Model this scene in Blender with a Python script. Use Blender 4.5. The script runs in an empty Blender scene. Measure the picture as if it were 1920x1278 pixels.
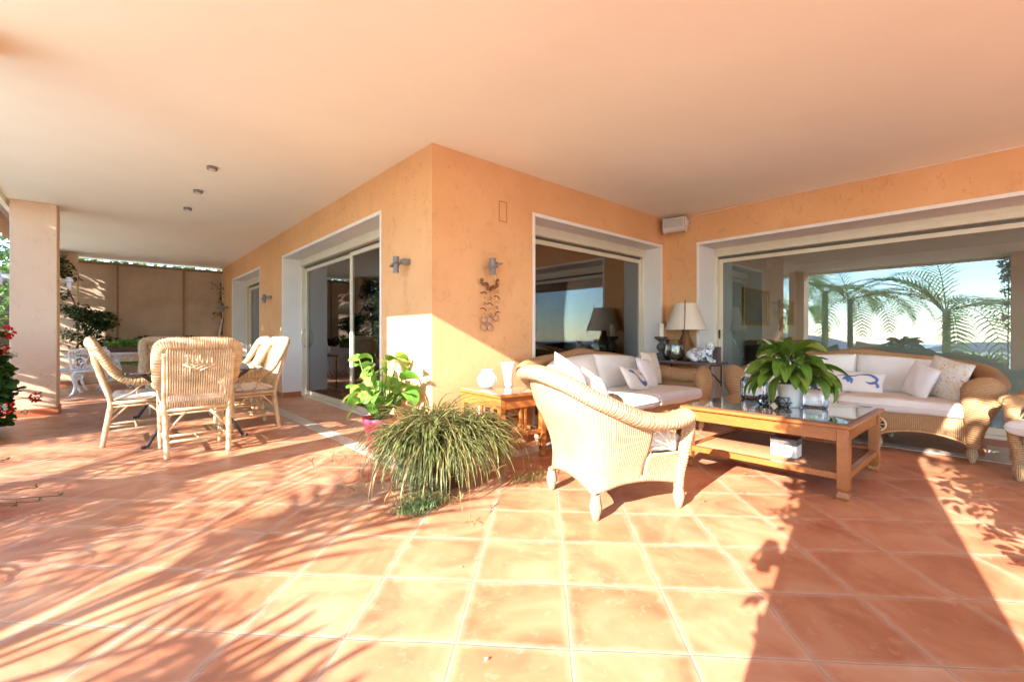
import bpy, math, random
from mathutils import Vector, Matrix, Quaternion
R = math.radians
sc = bpy.context.scene
COL = sc.collection
rnd = random.Random(7)

# ---------------------------------------------------------------- camera
cam = bpy.data.objects.new('camera', bpy.data.cameras.new('camera')); COL.objects.link(cam)
cam.location = (0, 0, 1.05); cam.rotation_euler = (R(90), 0, R(48.27 - 90))
cam.data.sensor_width = 36; cam.data.lens = 36 * 840 / 1920; cam.data.shift_y = -11 / 1920
cam.data.clip_start = 0.02; cam.data.clip_end = 9000
sc.camera = cam
# ---------------------------------------------------------------- light
SUN_EL, SUN_AZ = 24.2, 11.5
w = bpy.data.worlds.new('World'); sc.world = w; w.use_nodes = True
nt = w.node_tree
sky = nt.nodes.new('ShaderNodeTexSky'); sky.sky_type = 'NISHITA'; sky.sun_disc = False
sky.sun_elevation = R(SUN_EL); sky.sun_rotation = R(180 + 90 - SUN_AZ); sky.air_density = 1.0; sky.dust_density = 0.0; sky.ozone_density = 4
bg = nt.nodes['Background']; nt.links.new(sky.outputs[0], bg.inputs[0]); bg.inputs[1].default_value = 0.15
sl = bpy.data.lights.new('sun', 'SUN'); sl.energy = 3.3; sl.angle = R(0.4); sl.color = (1, .94, .88)
so = bpy.data.objects.new('sun', sl); COL.objects.link(so); so.location = (-8, -3, 8)
trav = Vector((math.cos(R(SUN_EL)) * math.cos(R(SUN_AZ)), math.cos(R(SUN_EL)) * math.sin(R(SUN_AZ)), -math.sin(R(SUN_EL))))
so.rotation_euler = trav.to_track_quat('-Z', 'Y').to_euler()
sc.view_settings.view_transform = 'Standard'; sc.view_settings.look = 'None'
sc.view_settings.exposure = 2.95; sc.view_settings.gamma = 1
sc.cycles.max_bounces = 12; sc.cycles.diffuse_bounces = 6; sc.cycles.glossy_bounces = 5
sc.cycles.transparent_max_bounces = 16; sc.cycles.transmission_bounces = 6
sc.cycles.caustics_reflective = False; sc.cycles.caustics_refractive = False
sc.cycles.sample_clamp_indirect = 6; sc.cycles.adaptive_threshold = .005

# ---------------------------------------------------------------- materials
class NT:
    def __init__(s, name):
        s.m = bpy.data.materials.new(name); s.m.use_nodes = True; s.t = s.m.node_tree
        s.b = s.t.nodes['Principled BSDF']; s.out = s.t.nodes['Material Output']
    def n(s, typ, **kw):
        nd = s.t.nodes.new('ShaderNode' + typ)
        for k, v in kw.items():
            if k.startswith('i_'):
                nd.inputs[int(k[2:])].default_value = v
            else: setattr(nd, k, v)
        return nd
    def l(s, a, b): s.t.links.new(a, b)
    def math(s, op, a, b=None):
        nd = s.n('Math', operation=op)
        for i, v in enumerate((a, b)):
            if v is None: continue
            if isinstance(v, (int, float)): nd.inputs[i].default_value = v
            else: s.l(v, nd.inputs[i])
        return nd.outputs[0]
    def ramp(s, fac, stops):
        r = s.n('ValToRGB'); s.l(fac, r.inputs[0]); e = r.color_ramp.elements
        while len(e) < len(stops): e.new(0.5)
        for i, (p, c) in enumerate(stops):
            e[i].position = p; e[i].color = (*c, 1)
        return r.outputs[0]
    def mix(s, fac, a, b, bt='MIX'):
        nd = s.n('Mix', data_type='RGBA', blend_type=bt)
        for k, v in ((0, fac), (6, a), (7, b)):
            if isinstance(v, (int, float)): nd.inputs[k].default_value = v
            elif isinstance(v, tuple): nd.inputs[k].default_value = (*v, 1)
            else: s.l(v, nd.inputs[k])
        return nd.outputs[2]
    def noise(s, vec, scale, detail=4, rough=.5, dist=0):
        nd = s.n('TexNoise'); nd.inputs['Scale'].default_value = scale; nd.inputs['Detail'].default_value = detail
        nd.inputs['Roughness'].default_value = rough; nd.inputs['Distortion'].default_value = dist
        if vec is not None: s.l(vec, nd.inputs['Vector'])
        return nd.outputs[0]
    def bump(s, h, strength=.3, dist=.01):
        nd = s.n('Bump'); nd.inputs['Strength'].default_value = strength; nd.inputs['Distance'].default_value = dist
        s.l(h, nd.inputs['Height']); s.l(nd.outputs[0], s.b.inputs['Normal'])
    def mapping(s, vec, scale=(1, 1, 1), rot=(0, 0, 0), loc=(0, 0, 0)):
        nd = s.n('Mapping'); s.l(vec, nd.inputs[0]); nd.inputs['Scale'].default_value = scale
        nd.inputs['Rotation'].default_value = rot; nd.inputs['Location'].default_value = loc
        return nd.outputs[0]
    def set(s, **kw):
        for k, v in kw.items():
            key = {'rough': 'Roughness', 'spec': 'Specular IOR Level', 'metal': 'Metallic', 'coat': 'Coat Weight', 'coatr': 'Coat Roughness', 'ior': 'IOR', 'trans': 'Transmission Weight', 'sheen': 'Sheen Weight'}[k]
            s.b.inputs[key].default_value = v
    def color(s, c):
        if isinstance(c, tuple): s.b.inputs['Base Color'].default_value = (*c, 1)
        else: s.l(c, s.b.inputs['Base Color'])
    def co(s, k='Object'): return s.n('TexCoord').outputs[k]

def simple(name, c, rough=.5, var=.12, nscale=8, bump=0, bscale=60, spec=.4, metal=0, coord='Object'):
    t = NT(name); t.set(rough=rough, spec=spec, metal=metal); v = t.co(coord)
    n = t.noise(v, nscale, 5, .6)
    dark = tuple(x * (1 - var) for x in c); light = tuple(min(1, x * (1 + var)) for x in c)
    t.color(t.ramp(n, [(.3, dark), (.7, light)]))
    if bump: t.bump(t.noise(v, bscale, 4, .6), bump, .004)
    return t.m

M = {}
def mat_floor():
    t = NT('terracotta_tiles'); t.set(rough=.38, spec=.35)
    geo = t.n('NewGeometry').outputs['Position']
    P = .390
    wob = t.n('TexNoise'); wob.inputs['Scale'].default_value = 5.0; wob.inputs['Detail'].default_value = 3; t.l(geo, wob.inputs['Vector'])
    vm = t.n('VectorMath', operation='SUBTRACT'); t.l(wob.outputs['Color'], vm.inputs[0]); vm.inputs[1].default_value = (.5, .5, .5)
    vs = t.n('VectorMath', operation='SCALE'); t.l(vm.outputs[0], vs.inputs[0]); vs.inputs['Scale'].default_value = .014
    va = t.n('VectorMath', operation='ADD'); t.l(geo, va.inputs[0]); t.l(vs.outputs[0], va.inputs[1])
    # shift to a known joint crossing, rotate, scale
    sh = t.n('VectorMath', operation='SUBTRACT'); t.l(va.outputs[0], sh.inputs[0]); sh.inputs[1].default_value = (1.425, 1.26, 0)
    vr = t.n('VectorRotate', rotation_type='Z_AXIS'); t.l(sh.outputs[0], vr.inputs['Vector']); vr.inputs['Angle'].default_value = R(-44.3)
    sp = t.n('SeparateXYZ'); t.l(vr.outputs[0], sp.inputs[0])
    X = t.math('DIVIDE', sp.outputs[0], P); Y = t.math('DIVIDE', sp.outputs[1], P)
    fx = t.math('FRACT', X); fy = t.math('FRACT', Y)
    ex = t.math('MINIMUM', fx, t.math('SUBTRACT', 1, fx)); ey = t.math('MINIMUM', fy, t.math('SUBTRACT', 1, fy))
    # rounded corners: smooth min of both edge distances
    nd = t.n('Math', operation='SMOOTH_MIN'); t.l(ex, nd.inputs[0]); t.l(ey, nd.inputs[1]); nd.inputs[2].default_value = .02
    d = nd.outputs[0]
    mr = t.n('MapRange', interpolation_type='SMOOTHSTEP'); t.l(d, mr.inputs[0]); mr.inputs[1].default_value = .006; mr.inputs[2].default_value = .013
    tile = mr.outputs[0]
    cid = t.n('CombineXYZ'); t.l(t.math('FLOOR', X), cid.inputs[0]); t.l(t.math('FLOOR', Y), cid.inputs[1])
    wn = t.n('TexWhiteNoise', noise_dimensions='3D'); t.l(cid.outputs[0], wn.inputs['Vector'])
    off = t.n('VectorMath', operation='SCALE'); t.l(wn.outputs['Color'], off.inputs[0]); off.inputs['Scale'].default_value = 31
    pv = t.n('VectorMath', operation='ADD'); t.l(vr.outputs[0], pv.inputs[0]); t.l(off.outputs[0], pv.inputs[1])
    n1 = t.noise(pv.outputs[0], 3.2, 4, .55, .8); n2 = t.noise(pv.outputs[0], 16, 6, .65); n3 = t.noise(pv.outputs[0], 90, 3, .6)
    base = t.ramp(n1, [(.30, (.39, .135, .066)), (.52, (.52, .222, .112)), (.75, (.58, .31, .175))])
    tint = t.ramp(wn.outputs['Value'], [(0, (.84, .80, .76)), (.5, (1, 1, 1)), (1, (1.0, 1.06, 1.1))])
    c = t.mix(.85, base, tint, 'MULTIPLY')
    c = t.mix(t.math('MULTIPLY', t.math('GREATER_THAN', n2, .60), .22), c, (.62, .36, .22))
    # mineral bloom near the joints
    bl = t.n('MapRange'); t.l(t.math('ADD', d, t.math('MULTIPLY', n2, -.10)), bl.inputs[0]); bl.inputs[1].default_value = -.04; bl.inputs[2].default_value = .03; bl.inputs[3].default_value = .35; bl.inputs[4].default_value = 0
    c = t.mix(bl.outputs[0], c, (.64, .42, .28))
    grout = t.ramp(n2, [(.3, (.36, .23, .145)), (.7, (.49, .345, .235))])
    c = t.mix(tile, grout, c); t.color(c)
    rr = t.n('MapRange'); t.l(n2, rr.inputs[0]); rr.inputs[3].default_value = .30; rr.inputs[4].default_value = .55
    t.l(t.math('ADD', rr.outputs[0], t.math('MULTIPLY', t.math('SUBTRACT', 1, tile), .35)), t.b.inputs['Roughness'])
    h = t.math('ADD', t.math('ADD', t.math('MULTIPLY', tile, .6), t.math('MULTIPLY', n1, .55)), t.math('MULTIPLY', n3, .05))
    t.bump(h, .45, .006)
    return t.m
M['floor'] = mat_floor()

def mat_stucco(name, c1, c2, bs=.5, holes=True):
    t = NT(name); t.set(rough=.85, spec=.2); v = t.n('NewGeometry').outputs['Position']
    n1 = t.noise(v, 1.3, 5, .6); n2 = t.noise(v, 22, 6, .65)
    c = t.ramp(n1, [(.3, c1), (.7, c2)])
    n4 = t.noise(v, 5, 5, .6); h = t.math('ADD', t.math('MULTIPLY', n2, .5), t.math('MULTIPLY', n4, .9))
    if holes:
        vv = t.mapping(v, (1, 1, .35))
        g = t.n('TexVoronoi', feature='F1'); g.inputs['Scale'].default_value = 26; g.inputs['Randomness'].default_value = 1
        t.l(vv, g.inputs['Vector'])
        dn = t.noise(v, 9, 2, .5)
        pit = t.math('MULTIPLY', t.math('LESS_THAN', g.outputs['Distance'], .17), t.math('GREATER_THAN', dn, .62))
        # soft chipped marks
        big = t.noise(t.mapping(v, (1, 1, .6)), 5.5, 7, .7, 1.2)
        crack = t.math('MULTIPLY', t.math('LESS_THAN', t.math('ABSOLUTE', t.math('SUBTRACT', big, .56)), .006), t.math('GREATER_THAN', dn, .5))
        mk = t.math('MINIMUM', t.math('ADD', pit, crack), 1)
        h = t.math('SUBTRACT', h, t.math('MULTIPLY', mk, .9))
        c = t.mix(t.math('MULTIPLY', mk, .30), c, tuple(x * .55 for x in c1))
    t.color(c); t.bump(h, bs, .006); return t.m
M['wall'] = mat_stucco('peach_stucco', (.70, .37, .165), (.78, .445, .22))
M['pillar'] = mat_stucco('pillar_stucco', (.80, .54, .36), (.84, .60, .42), .4)
M['ceil'] = mat_stucco('ceiling_paint', (.88, .85, .72), (.92, .89, .76), .14, False)
M['white'] = simple('white_paint', (.80, .76, .72), .5, .03, 3, .05)
M['skirt'] = simple('skirting_tile', (.40, .13, .06), .4, .2, 12, .1)
M['strip'] = simple('marble_strip', (.56, .47, .39), .35, .12, 14, .05)
M['alu'] = simple('cream_aluminium', (.68, .60, .46), .35, .04, 4)
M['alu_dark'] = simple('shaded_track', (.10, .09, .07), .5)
M['grey'] = simple('grey_lamp_metal', (.22, .20, .19), .4, .08, 20, 0, spec=.5)
M['plastic'] = simple('cream_plastic', (.70, .65, .58), .5, .04)
M['grille'] = simple('speaker_grille', (.50, .48, .44), .7, .06, 200, .3, 400)
M['screen'] = simple('beige_canvas', (.50, .37, .26), .8, .16, 1.6, .1, 200)
M['rail'] = simple('brown_rail', (.30, .17, .08), .6, .1)
M['in_wall'] = simple('interior_wall', (.66, .60, .54), .8, .05, 2)
M['in_ceil'] = simple('interior_ceiling', (.62, .54, .46), .8, .05, 2)
M['in_floor'] = simple('interior_floor', (.36, .30, .25), .25, .15, 2)
M['dark'] = simple('dark_wood', (.045, .025, .018), .35, .3, 10)
M['iron'] = simple('dark_iron', (.045, .032, .028), .45, .2, 30, .1)
M['castiron'] = simple('white_cast_iron', (.72, .72, .74), .4, .05, 20, .1)
M['candle'] = simple('candle_wax', (.80, .72, .60), .4, .03)
M['stonewood'] = simple('grey_turned_wood', (.10, .085, .075), .7, .3, 30, .3, 60)
M['black'] = simple('black_rubber', (.02, .02, .02), .5)
M['potbrown'] = simple('brown_pot', (.10, .035, .02), .5, .2, 10)
M['soil'] = simple('soil', (.05, .03, .02), .95, .4, 40, .6, 90)
M['brick'] = simple('planter_clay', (.35, .12, .05), .8, .2, 8, .2)
M['bounce_deck'] = simple('pale_bounce_paving', (.80, .76, .68), .6, .06, 3, .1, 30)
M['stone'] = simple('pale_bounce_gravel', (.62, .60, .48), .95, .4, 2, .5, 12)  # outside ground, made pale to throw more sun back under the roof

def mat_wood(name, c1, c2, rough=.3, coat=.25):
    t = NT(name); t.set(rough=rough, spec=.4, coat=coat, coatr=.15); v = t.co()
    n = t.noise(t.mapping(v, (3, 3, 14)), 5, 6, .6, 1.5); n2 = t.noise(t.mapping(v, (18, 5, 18)), 7, 6, .7, .5)
    c = t.mix(.5, t.ramp(n, [(.3, c1), (.7, c2)]), t.ramp(n2, [(.3, c1), (.7, c2)]))
    wear = t.noise(v, 3.5, 5, .7)
    c = t.mix(t.math('MULTIPLY', t.math('GREATER_THAN', wear, .6), .2), c, tuple(x * .5 for x in c1))
    t.color(c); t.bump(n2, .08, .004); return t.m
M['honey'] = mat_wood('honey_wood', (.25, .080, .018), (.38, .135, .032))
M['redwood'] = mat_wood('reddish_wood', (.27, .075, .016), (.44, .155, .036))
M['slat'] = mat_wood('dull_slats', (.24, .105, .05), (.36, .18, .09), .5, .05)
def mat_glasstop(name, c):
    t = NT(name); t.set(rough=.02, spec=1.0, ior=1.6, coat=1, coatr=.01); t.color(c); return t.m
M['glasstop'] = mat_glasstop('dark_glass_top', (.10, .06, .035))
M['glasstop_clear'] = mat_glasstop('side_glass_top', (.34, .25, .18))

def mat_pane(name, tint=(.82, .86, .82), base=.10, k=2.2, rough=0):
    t = NT(name); t.t.nodes.remove(t.b)
    tr = t.n('BsdfTransparent'); tr.inputs[0].default_value = (*tint, 1)
    gl = t.n('BsdfGlossy'); gl.inputs['Roughness'].default_value = rough; gl.inputs[0].default_value = (.95, .97, 1, 1)
    fr = t.n('Fresnel'); fr.inputs[0].default_value = 1.5
    f = t.math('MINIMUM', t.math('ADD', t.math('MULTIPLY', fr.outputs[0], k), base), 1)
    mx = t.n('MixShader'); t.l(f, mx.inputs[0]); t.l(tr.outputs[0], mx.inputs[1]); t.l(gl.outputs[0], mx.inputs[2])
    t.l(mx.outputs[0], t.out.inputs[0]); return t.m
M['pane'] = mat_pane('window_glass', (.80, .84, .80), base=.03, k=1.4)
M['pane_b'] = mat_pane('corner_window_glass', (.84, .88, .84), base=.10, k=1.8)
M['pane_clear'] = mat_pane('clear_glass', (.93, .96, .94), .03, 1.6)
M['tableglass'] = mat_pane('table_glass', (.80, .88, .82), .08, 1.4)
M['jarglass'] = mat_pane('ribbed_jar_glass', (.955, .96, .95), .02, 1.3, .08)

def mat_wicker(name, ca, cb, dark, sx=.0125, sy=.0105, bump=.6, gap=.15):
    t = NT(name); t.set(rough=.5, spec=.3); uv = t.n('SeparateXYZ'); t.l(t.co('UV'), uv.inputs[0])
    U = t.math('DIVIDE', uv.outputs[1], sx); V = t.math('DIVIDE', uv.outputs[0], sy)
    par = t.math('MULTIPLY', t.math('MODULO', t.math('FLOOR', U), 2), .5)
    fu = t.math('ABSOLUTE', t.math('SUBTRACT', t.math('FRACT', U), .5)); fv = t.math('ABSOLUTE', t.math('SUBTRACT', t.math('FRACT', t.math('ADD', V, par)), .5))
    g1 = t.n('MapRange', interpolation_type='SMOOTHSTEP'); t.l(fu, g1.inputs[0]); g1.inputs[1].default_value = .5 - gap * 1.6; g1.inputs[2].default_value = .5 - gap * .5
    g2 = t.n('MapRange', interpolation_type='SMOOTHSTEP'); t.l(fv, g2.inputs[0]); g2.inputs[1].default_value = .12; g2.inputs[2].default_value = .30
    hole = t.math('MULTIPLY', g1.outputs[0], g2.outputs[0])
    cell = t.n('CombineXYZ'); t.l(t.math('FLOOR', U), cell.inputs[0]); t.l(t.math('FLOOR', t.math('ADD', V, par)), cell.inputs[1])
    wn = t.n('TexWhiteNoise', noise_dimensions='3D'); t.l(cell.outputs[0], wn.inputs['Vector'])
    n = t.noise(t.co('Object'), 6, 4, .6)
    c = t.mix(wn.outputs['Value'], ca, cb); c = t.mix(.6, c, t.ramp(n, [(.3, (.78, .72, .64)), (.7, (1, 1, 1))]), 'MULTIPLY')
    c = t.mix(t.math('MULTIPLY', g1.outputs[0], .35), c, dark); c = t.mix(t.math('MULTIPLY', hole, .85), c, dark)
    t.color(c); h = t.math('SUBTRACT', t.math('SUBTRACT', 1, t.math('MULTIPLY', t.math('MULTIPLY', fu, fu), 2.2)), t.math('MULTIPLY', hole, .8))
    h = t.math('SUBTRACT', h, t.math('MULTIPLY', t.math('MULTIPLY', fv, fv), 1.2)); t.bump(h, bump, .006); return t.m
M['wicker'] = mat_wicker('pale_wicker', (.54, .40, .25), (.46, .33, .19), (.13, .06, .02))
M['wicker_b'] = mat_wicker('brown_wicker', (.56, .34, .17), (.48, .28, .13), (.17, .07, .025))
def mat_band():
    t = NT('banded_cane'); t.set(rough=.45, spec=.3); uv = t.n('SeparateXYZ'); t.l(t.co('UV'), uv.inputs[0])
    V = t.math('DIVIDE', uv.outputs[1], .0245); f = t.math('ABSOLUTE', t.math('SUBTRACT', t.math('FRACT', V), .5))
    W = t.math('FRACT', t.math('DIVIDE', uv.outputs[1], .0061)); n = t.noise(t.co('Object'), 22, 4, .6)
    g = t.n('MapRange', interpolation_type='SMOOTHSTEP'); t.l(f, g.inputs[0]); g.inputs[1].default_value = .36; g.inputs[2].default_value = .5
    c = t.ramp(n, [(.3, (.50, .33, .17)), (.7, (.66, .48, .29))]); c = t.mix(t.math('MULTIPLY', t.math('LESS_THAN', W, .14), .25), c, (.25, .12, .04))
    c = t.mix(t.math('MULTIPLY', g.outputs[0], .75), c, (.17, .07, .02)); t.color(c)
    t.bump(t.math('SUBTRACT', t.math('SUBTRACT', 1, g.outputs[0]), t.math('MULTIPLY', W, .15)), .7, .006); return t.m
M['wicker_band'] = mat_band()
M['rattan'] = simple('rattan_pole', (.60, .42, .24), .4, .28, 14, .15, 60)
M['cane_rim'] = simple('pale_cane_rim', (.74, .55, .31), .45, .18, 30, .25, 140)
M['cane_rim_b'] = simple('brown_cane_rim', (.55, .32, .145), .45, .18, 30, .25, 140)
M['fabric'] = simple('cream_fabric', (.74, .70, .64), .9, .05, 6, .35, 14, .1)
M['fabric_w'] = simple('white_fabric', (.80, .76, .74), .9, .03, 6, .3, 18, .1)
def mat_floral():
    t = NT('floral_fabric'); t.set(rough=.9, spec=.1); v = t.co('UV')
    base = (.74, .68, .58)
    def blob(scale, loc, thr, c, cur, rough=.5):
        n = t.noise(t.mapping(v, (1, 1, 1), (0, 0, 0), loc), scale, 3, rough, .6)
        return t.mix(t.math('GREATER_THAN', n, thr), cur, c)
    cur = t.mix(0, base, base)
    cur = blob(9, (3, 1, 0), .62, (.75, .52, .16), cur)
    cur = blob(8, (7, 4, 0), .67, (.70, .20, .22), cur)
    cur = blob(12, (1, 9, 0), .68, (.30, .36, .12), cur)
    ln = t.noise(t.mapping(v, loc=(5, 5, 0)), 8, 4, .6, 1.5)
    cur = t.mix(t.math('MULTIPLY', t.math('LESS_THAN', t.math('ABSOLUTE', t.math('SUBTRACT', ln, .5)), .012), .6), cur, (.16, .15, .22))
    t.color(cur); t.bump(t.noise(t.co(), 14, 4, .6), .3, .004); return t.m
M['floral'] = mat_floral()
M['blueprint'] = simple('blue_ink', (.10, .16, .38), .9, .3, 40)
def mat_leaf(name, c1, c2, c3=None, edge=None, rough=.4, trans=.25, oscale=9, vein=None):
    t = NT(name); t.set(rough=rough, spec=.4); n = t.noise(t.n('NewGeometry').outputs['Position'], oscale, 3, .6)
    c = t.ramp(n, [(.3, c1), (.7, c2)])
    ri = t.n('NewGeometry').outputs['Random Per Island']
    if c3: c = t.mix(t.math('MULTIPLY', t.math('GREATER_THAN', ri, .82), .8), c, c3)
    c = t.mix(.5, c, t.ramp(ri, [(0, (.62, .62, .62)), (1, (1, 1, 1))]), 'MULTIPLY')
    if vein:
        sv = t.n('SeparateXYZ'); t.l(t.co('UV'), sv.inputs[0]); dv = t.math('ABSOLUTE', t.math('SUBTRACT', sv.outputs[0], .5))
        side = t.math('LESS_THAN', t.math('FRACT', t.math('MULTIPLY', t.math('ADD', sv.outputs[1], t.math('MULTIPLY', dv, -.5)), 11)), .12)
        c = t.mix(t.math('MULTIPLY', t.math('MAXIMUM', t.math('LESS_THAN', dv, .03), t.math('MULTIPLY', side, .4)), .6), c, vein)
        nb = t.noise(t.n('NewGeometry').outputs['Position'], 45, 3, .6); c = t.mix(t.math('MULTIPLY', t.math('GREATER_THAN', nb, .68), .5), c, (.20, .13, .05))
        t.bump(t.math('ADD', t.math('MULTIPLY', side, -.4), t.math('MULTIPLY', t.math('LESS_THAN', dv, .03), -.8)), .3, .002)
    if edge:
        s = t.n('SeparateXYZ'); t.l(t.co('UV'), s.inputs[0])
        d = t.math('ABSOLUTE', t.math('SUBTRACT', s.outputs[0], .5))
        c = t.mix(t.math('GREATER_THAN', d, .34), c, edge)
    t.color(c)
    tl = t.n('BsdfTranslucent'); t.l(c, tl.inputs[0]); mx = t.n('MixShader'); mx.inputs[0].default_value = trans
    t.l(t.b.outputs[0], mx.inputs[1]); t.l(tl.outputs[0], mx.inputs[2]); t.l(mx.outputs[0], t.out.inputs[0]); return t.m
M['spider'] = mat_leaf('spider_leaf', (.07, .10, .02), (.15, .18, .045), (.34, .24, .08), (.31, .31, .12))
M['dry'] = mat_leaf('dry_stalk', (.30, .20, .08), (.48, .34, .14))
M['lily'] = mat_leaf('lily_leaf', (.06, .15, .012), (.17, .30, .035), (.26, .34, .05), None, .3, vein=(.30, .42, .12))
M['bright'] = mat_leaf('heart_leaf', (.08, .26, .02), (.19, .40, .05), (.34, .42, .08), None, .35, vein=(.40, .52, .20))
M['geran'] = mat_leaf('geranium_leaf', (.018, .06, .01), (.05, .14, .025), None, None, .5)
M['creep'] = mat_leaf('creeper_leaf', (.015, .04, .008), (.05, .09, .02), (.10, .12, .03), None, .5)
M['hedge'] = mat_leaf('hedge_leaf', (.04, .10, .015), (.16, .26, .05), (.30, .34, .08), None, .5)
M['palm'] = mat_leaf('palm_leaf', (.12, .26, .04), (.30, .44, .09), (.36, .32, .10), None, .4, .6)
M['succ'] = mat_leaf('succulent_leaf', (.10, .15, .05), (.20, .26, .10), None, None, .5)
M['red'] = simple('red_petal', (.50, .006, .004), .6, .15, 30)
M['petalw'] = mat_leaf('white_petal', (.75, .72, .68), (.85, .82, .8), None, None, .5)
M['stem'] = simple('green_stem', (.14, .22, .05), .5, .2)
M['bark'] = simple('palm_bark', (.12, .085, .055), .9, .4, 12, .8, 25)
def mat_pink():
    t = NT('pink_plastic_pot'); t.set(rough=.3, spec=.5); t.color((.75, .07, .16)); t.b.inputs['Subsurface Weight'].default_value = .2; return t.m
M['pink'] = mat_pink()
M['ceramic'] = simple('white_ceramic', (.58, .55, .52), .15, .06, 12, 0, spec=.6)
def mat_bluewhite():
    t = NT('blue_white_ceramic'); t.set(rough=.15, spec=.6); v = t.co()
    n = t.noise(v, 16, 2, .5, 1.2); a = t.math('LESS_THAN', t.math('ABSOLUTE', t.math('SUBTRACT', n, .5)), .022)
    n2 = t.noise(t.mapping(v, loc=(4, 2, 1)), 13, 2, .5, .5); b = t.math('GREATER_THAN', n2, .64)
    c = t.mix(a, (.78, .78, .76), (.05, .10, .16)); c = t.mix(b, c, (.05, .16, .26)); t.color(c); return t.m
M['bluewhite'] = mat_bluewhite()
M['shade'] = simple('linen_lampshade', (.72, .62, .50), .8, .03, 4, .1, 300)
M['brownglass'] = simple('brown_ribbed_glass', (.20, .09, .035), .15, .3, 6)
M['slate'] = simple('slate_shelf', (.17, .12, .11), .4, .2, 10, .1)
M['moss'] = simple('moss_and_pebbles', (.07, .06, .025), .9, .6, 40, .6, 70)
M['drift'] = simple('driftwood', (.20, .075, .025), .7, .3, 30, .3)
M['shell'] = simple('shell', (.50, .28, .17), .3, .25, 60)
M['shell_o'] = simple('orange_shell', (.60, .28, .06), .3, .25, 60)
M['gold'] = simple('gilt_frame', (.45, .30, .10), .35, .4, 40, .4, 60, .5, .6)
def mat_painting(name, cols, sc_=4):
    t = NT(name); t.set(rough=.4); n = t.noise(t.co(), sc_, 6, .65, 1.0)
    t.color(t.ramp(n, [(i / (len(cols)) + .15, c) for i, c in enumerate(cols)])); return t.m
M['paint_a'] = mat_painting('oil_landscape', [(.06, .06, .05), (.20, .18, .14), (.35, .34, .28), (.22, .30, .32)], 14)
M['paint_b'] = mat_painting('oil_still_life', [(.015, .012, .012), (.03, .025, .02), (.12, .07, .04), (.40, .25, .12)], 4)
M['paint_c'] = mat_painting('oil_sketch', [(.20, .10, .04), (.34, .22, .10), (.12, .06, .03)], 9)
def mat_sea():
    t = NT('sea_water'); t.set(rough=.25); t.color((.03, .10, .19)); t.bump(t.noise(t.co(), .02, 6, .7), .3, 1); return t.m
M['sea'] = mat_sea()
M['hill'] = simple('far_hills', (.04, .085, .17), .95, .25, .004)
M['lace'] = simple('white_lace', (.78, .74, .68), .8, .05, 60, .5, 120)
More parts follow.
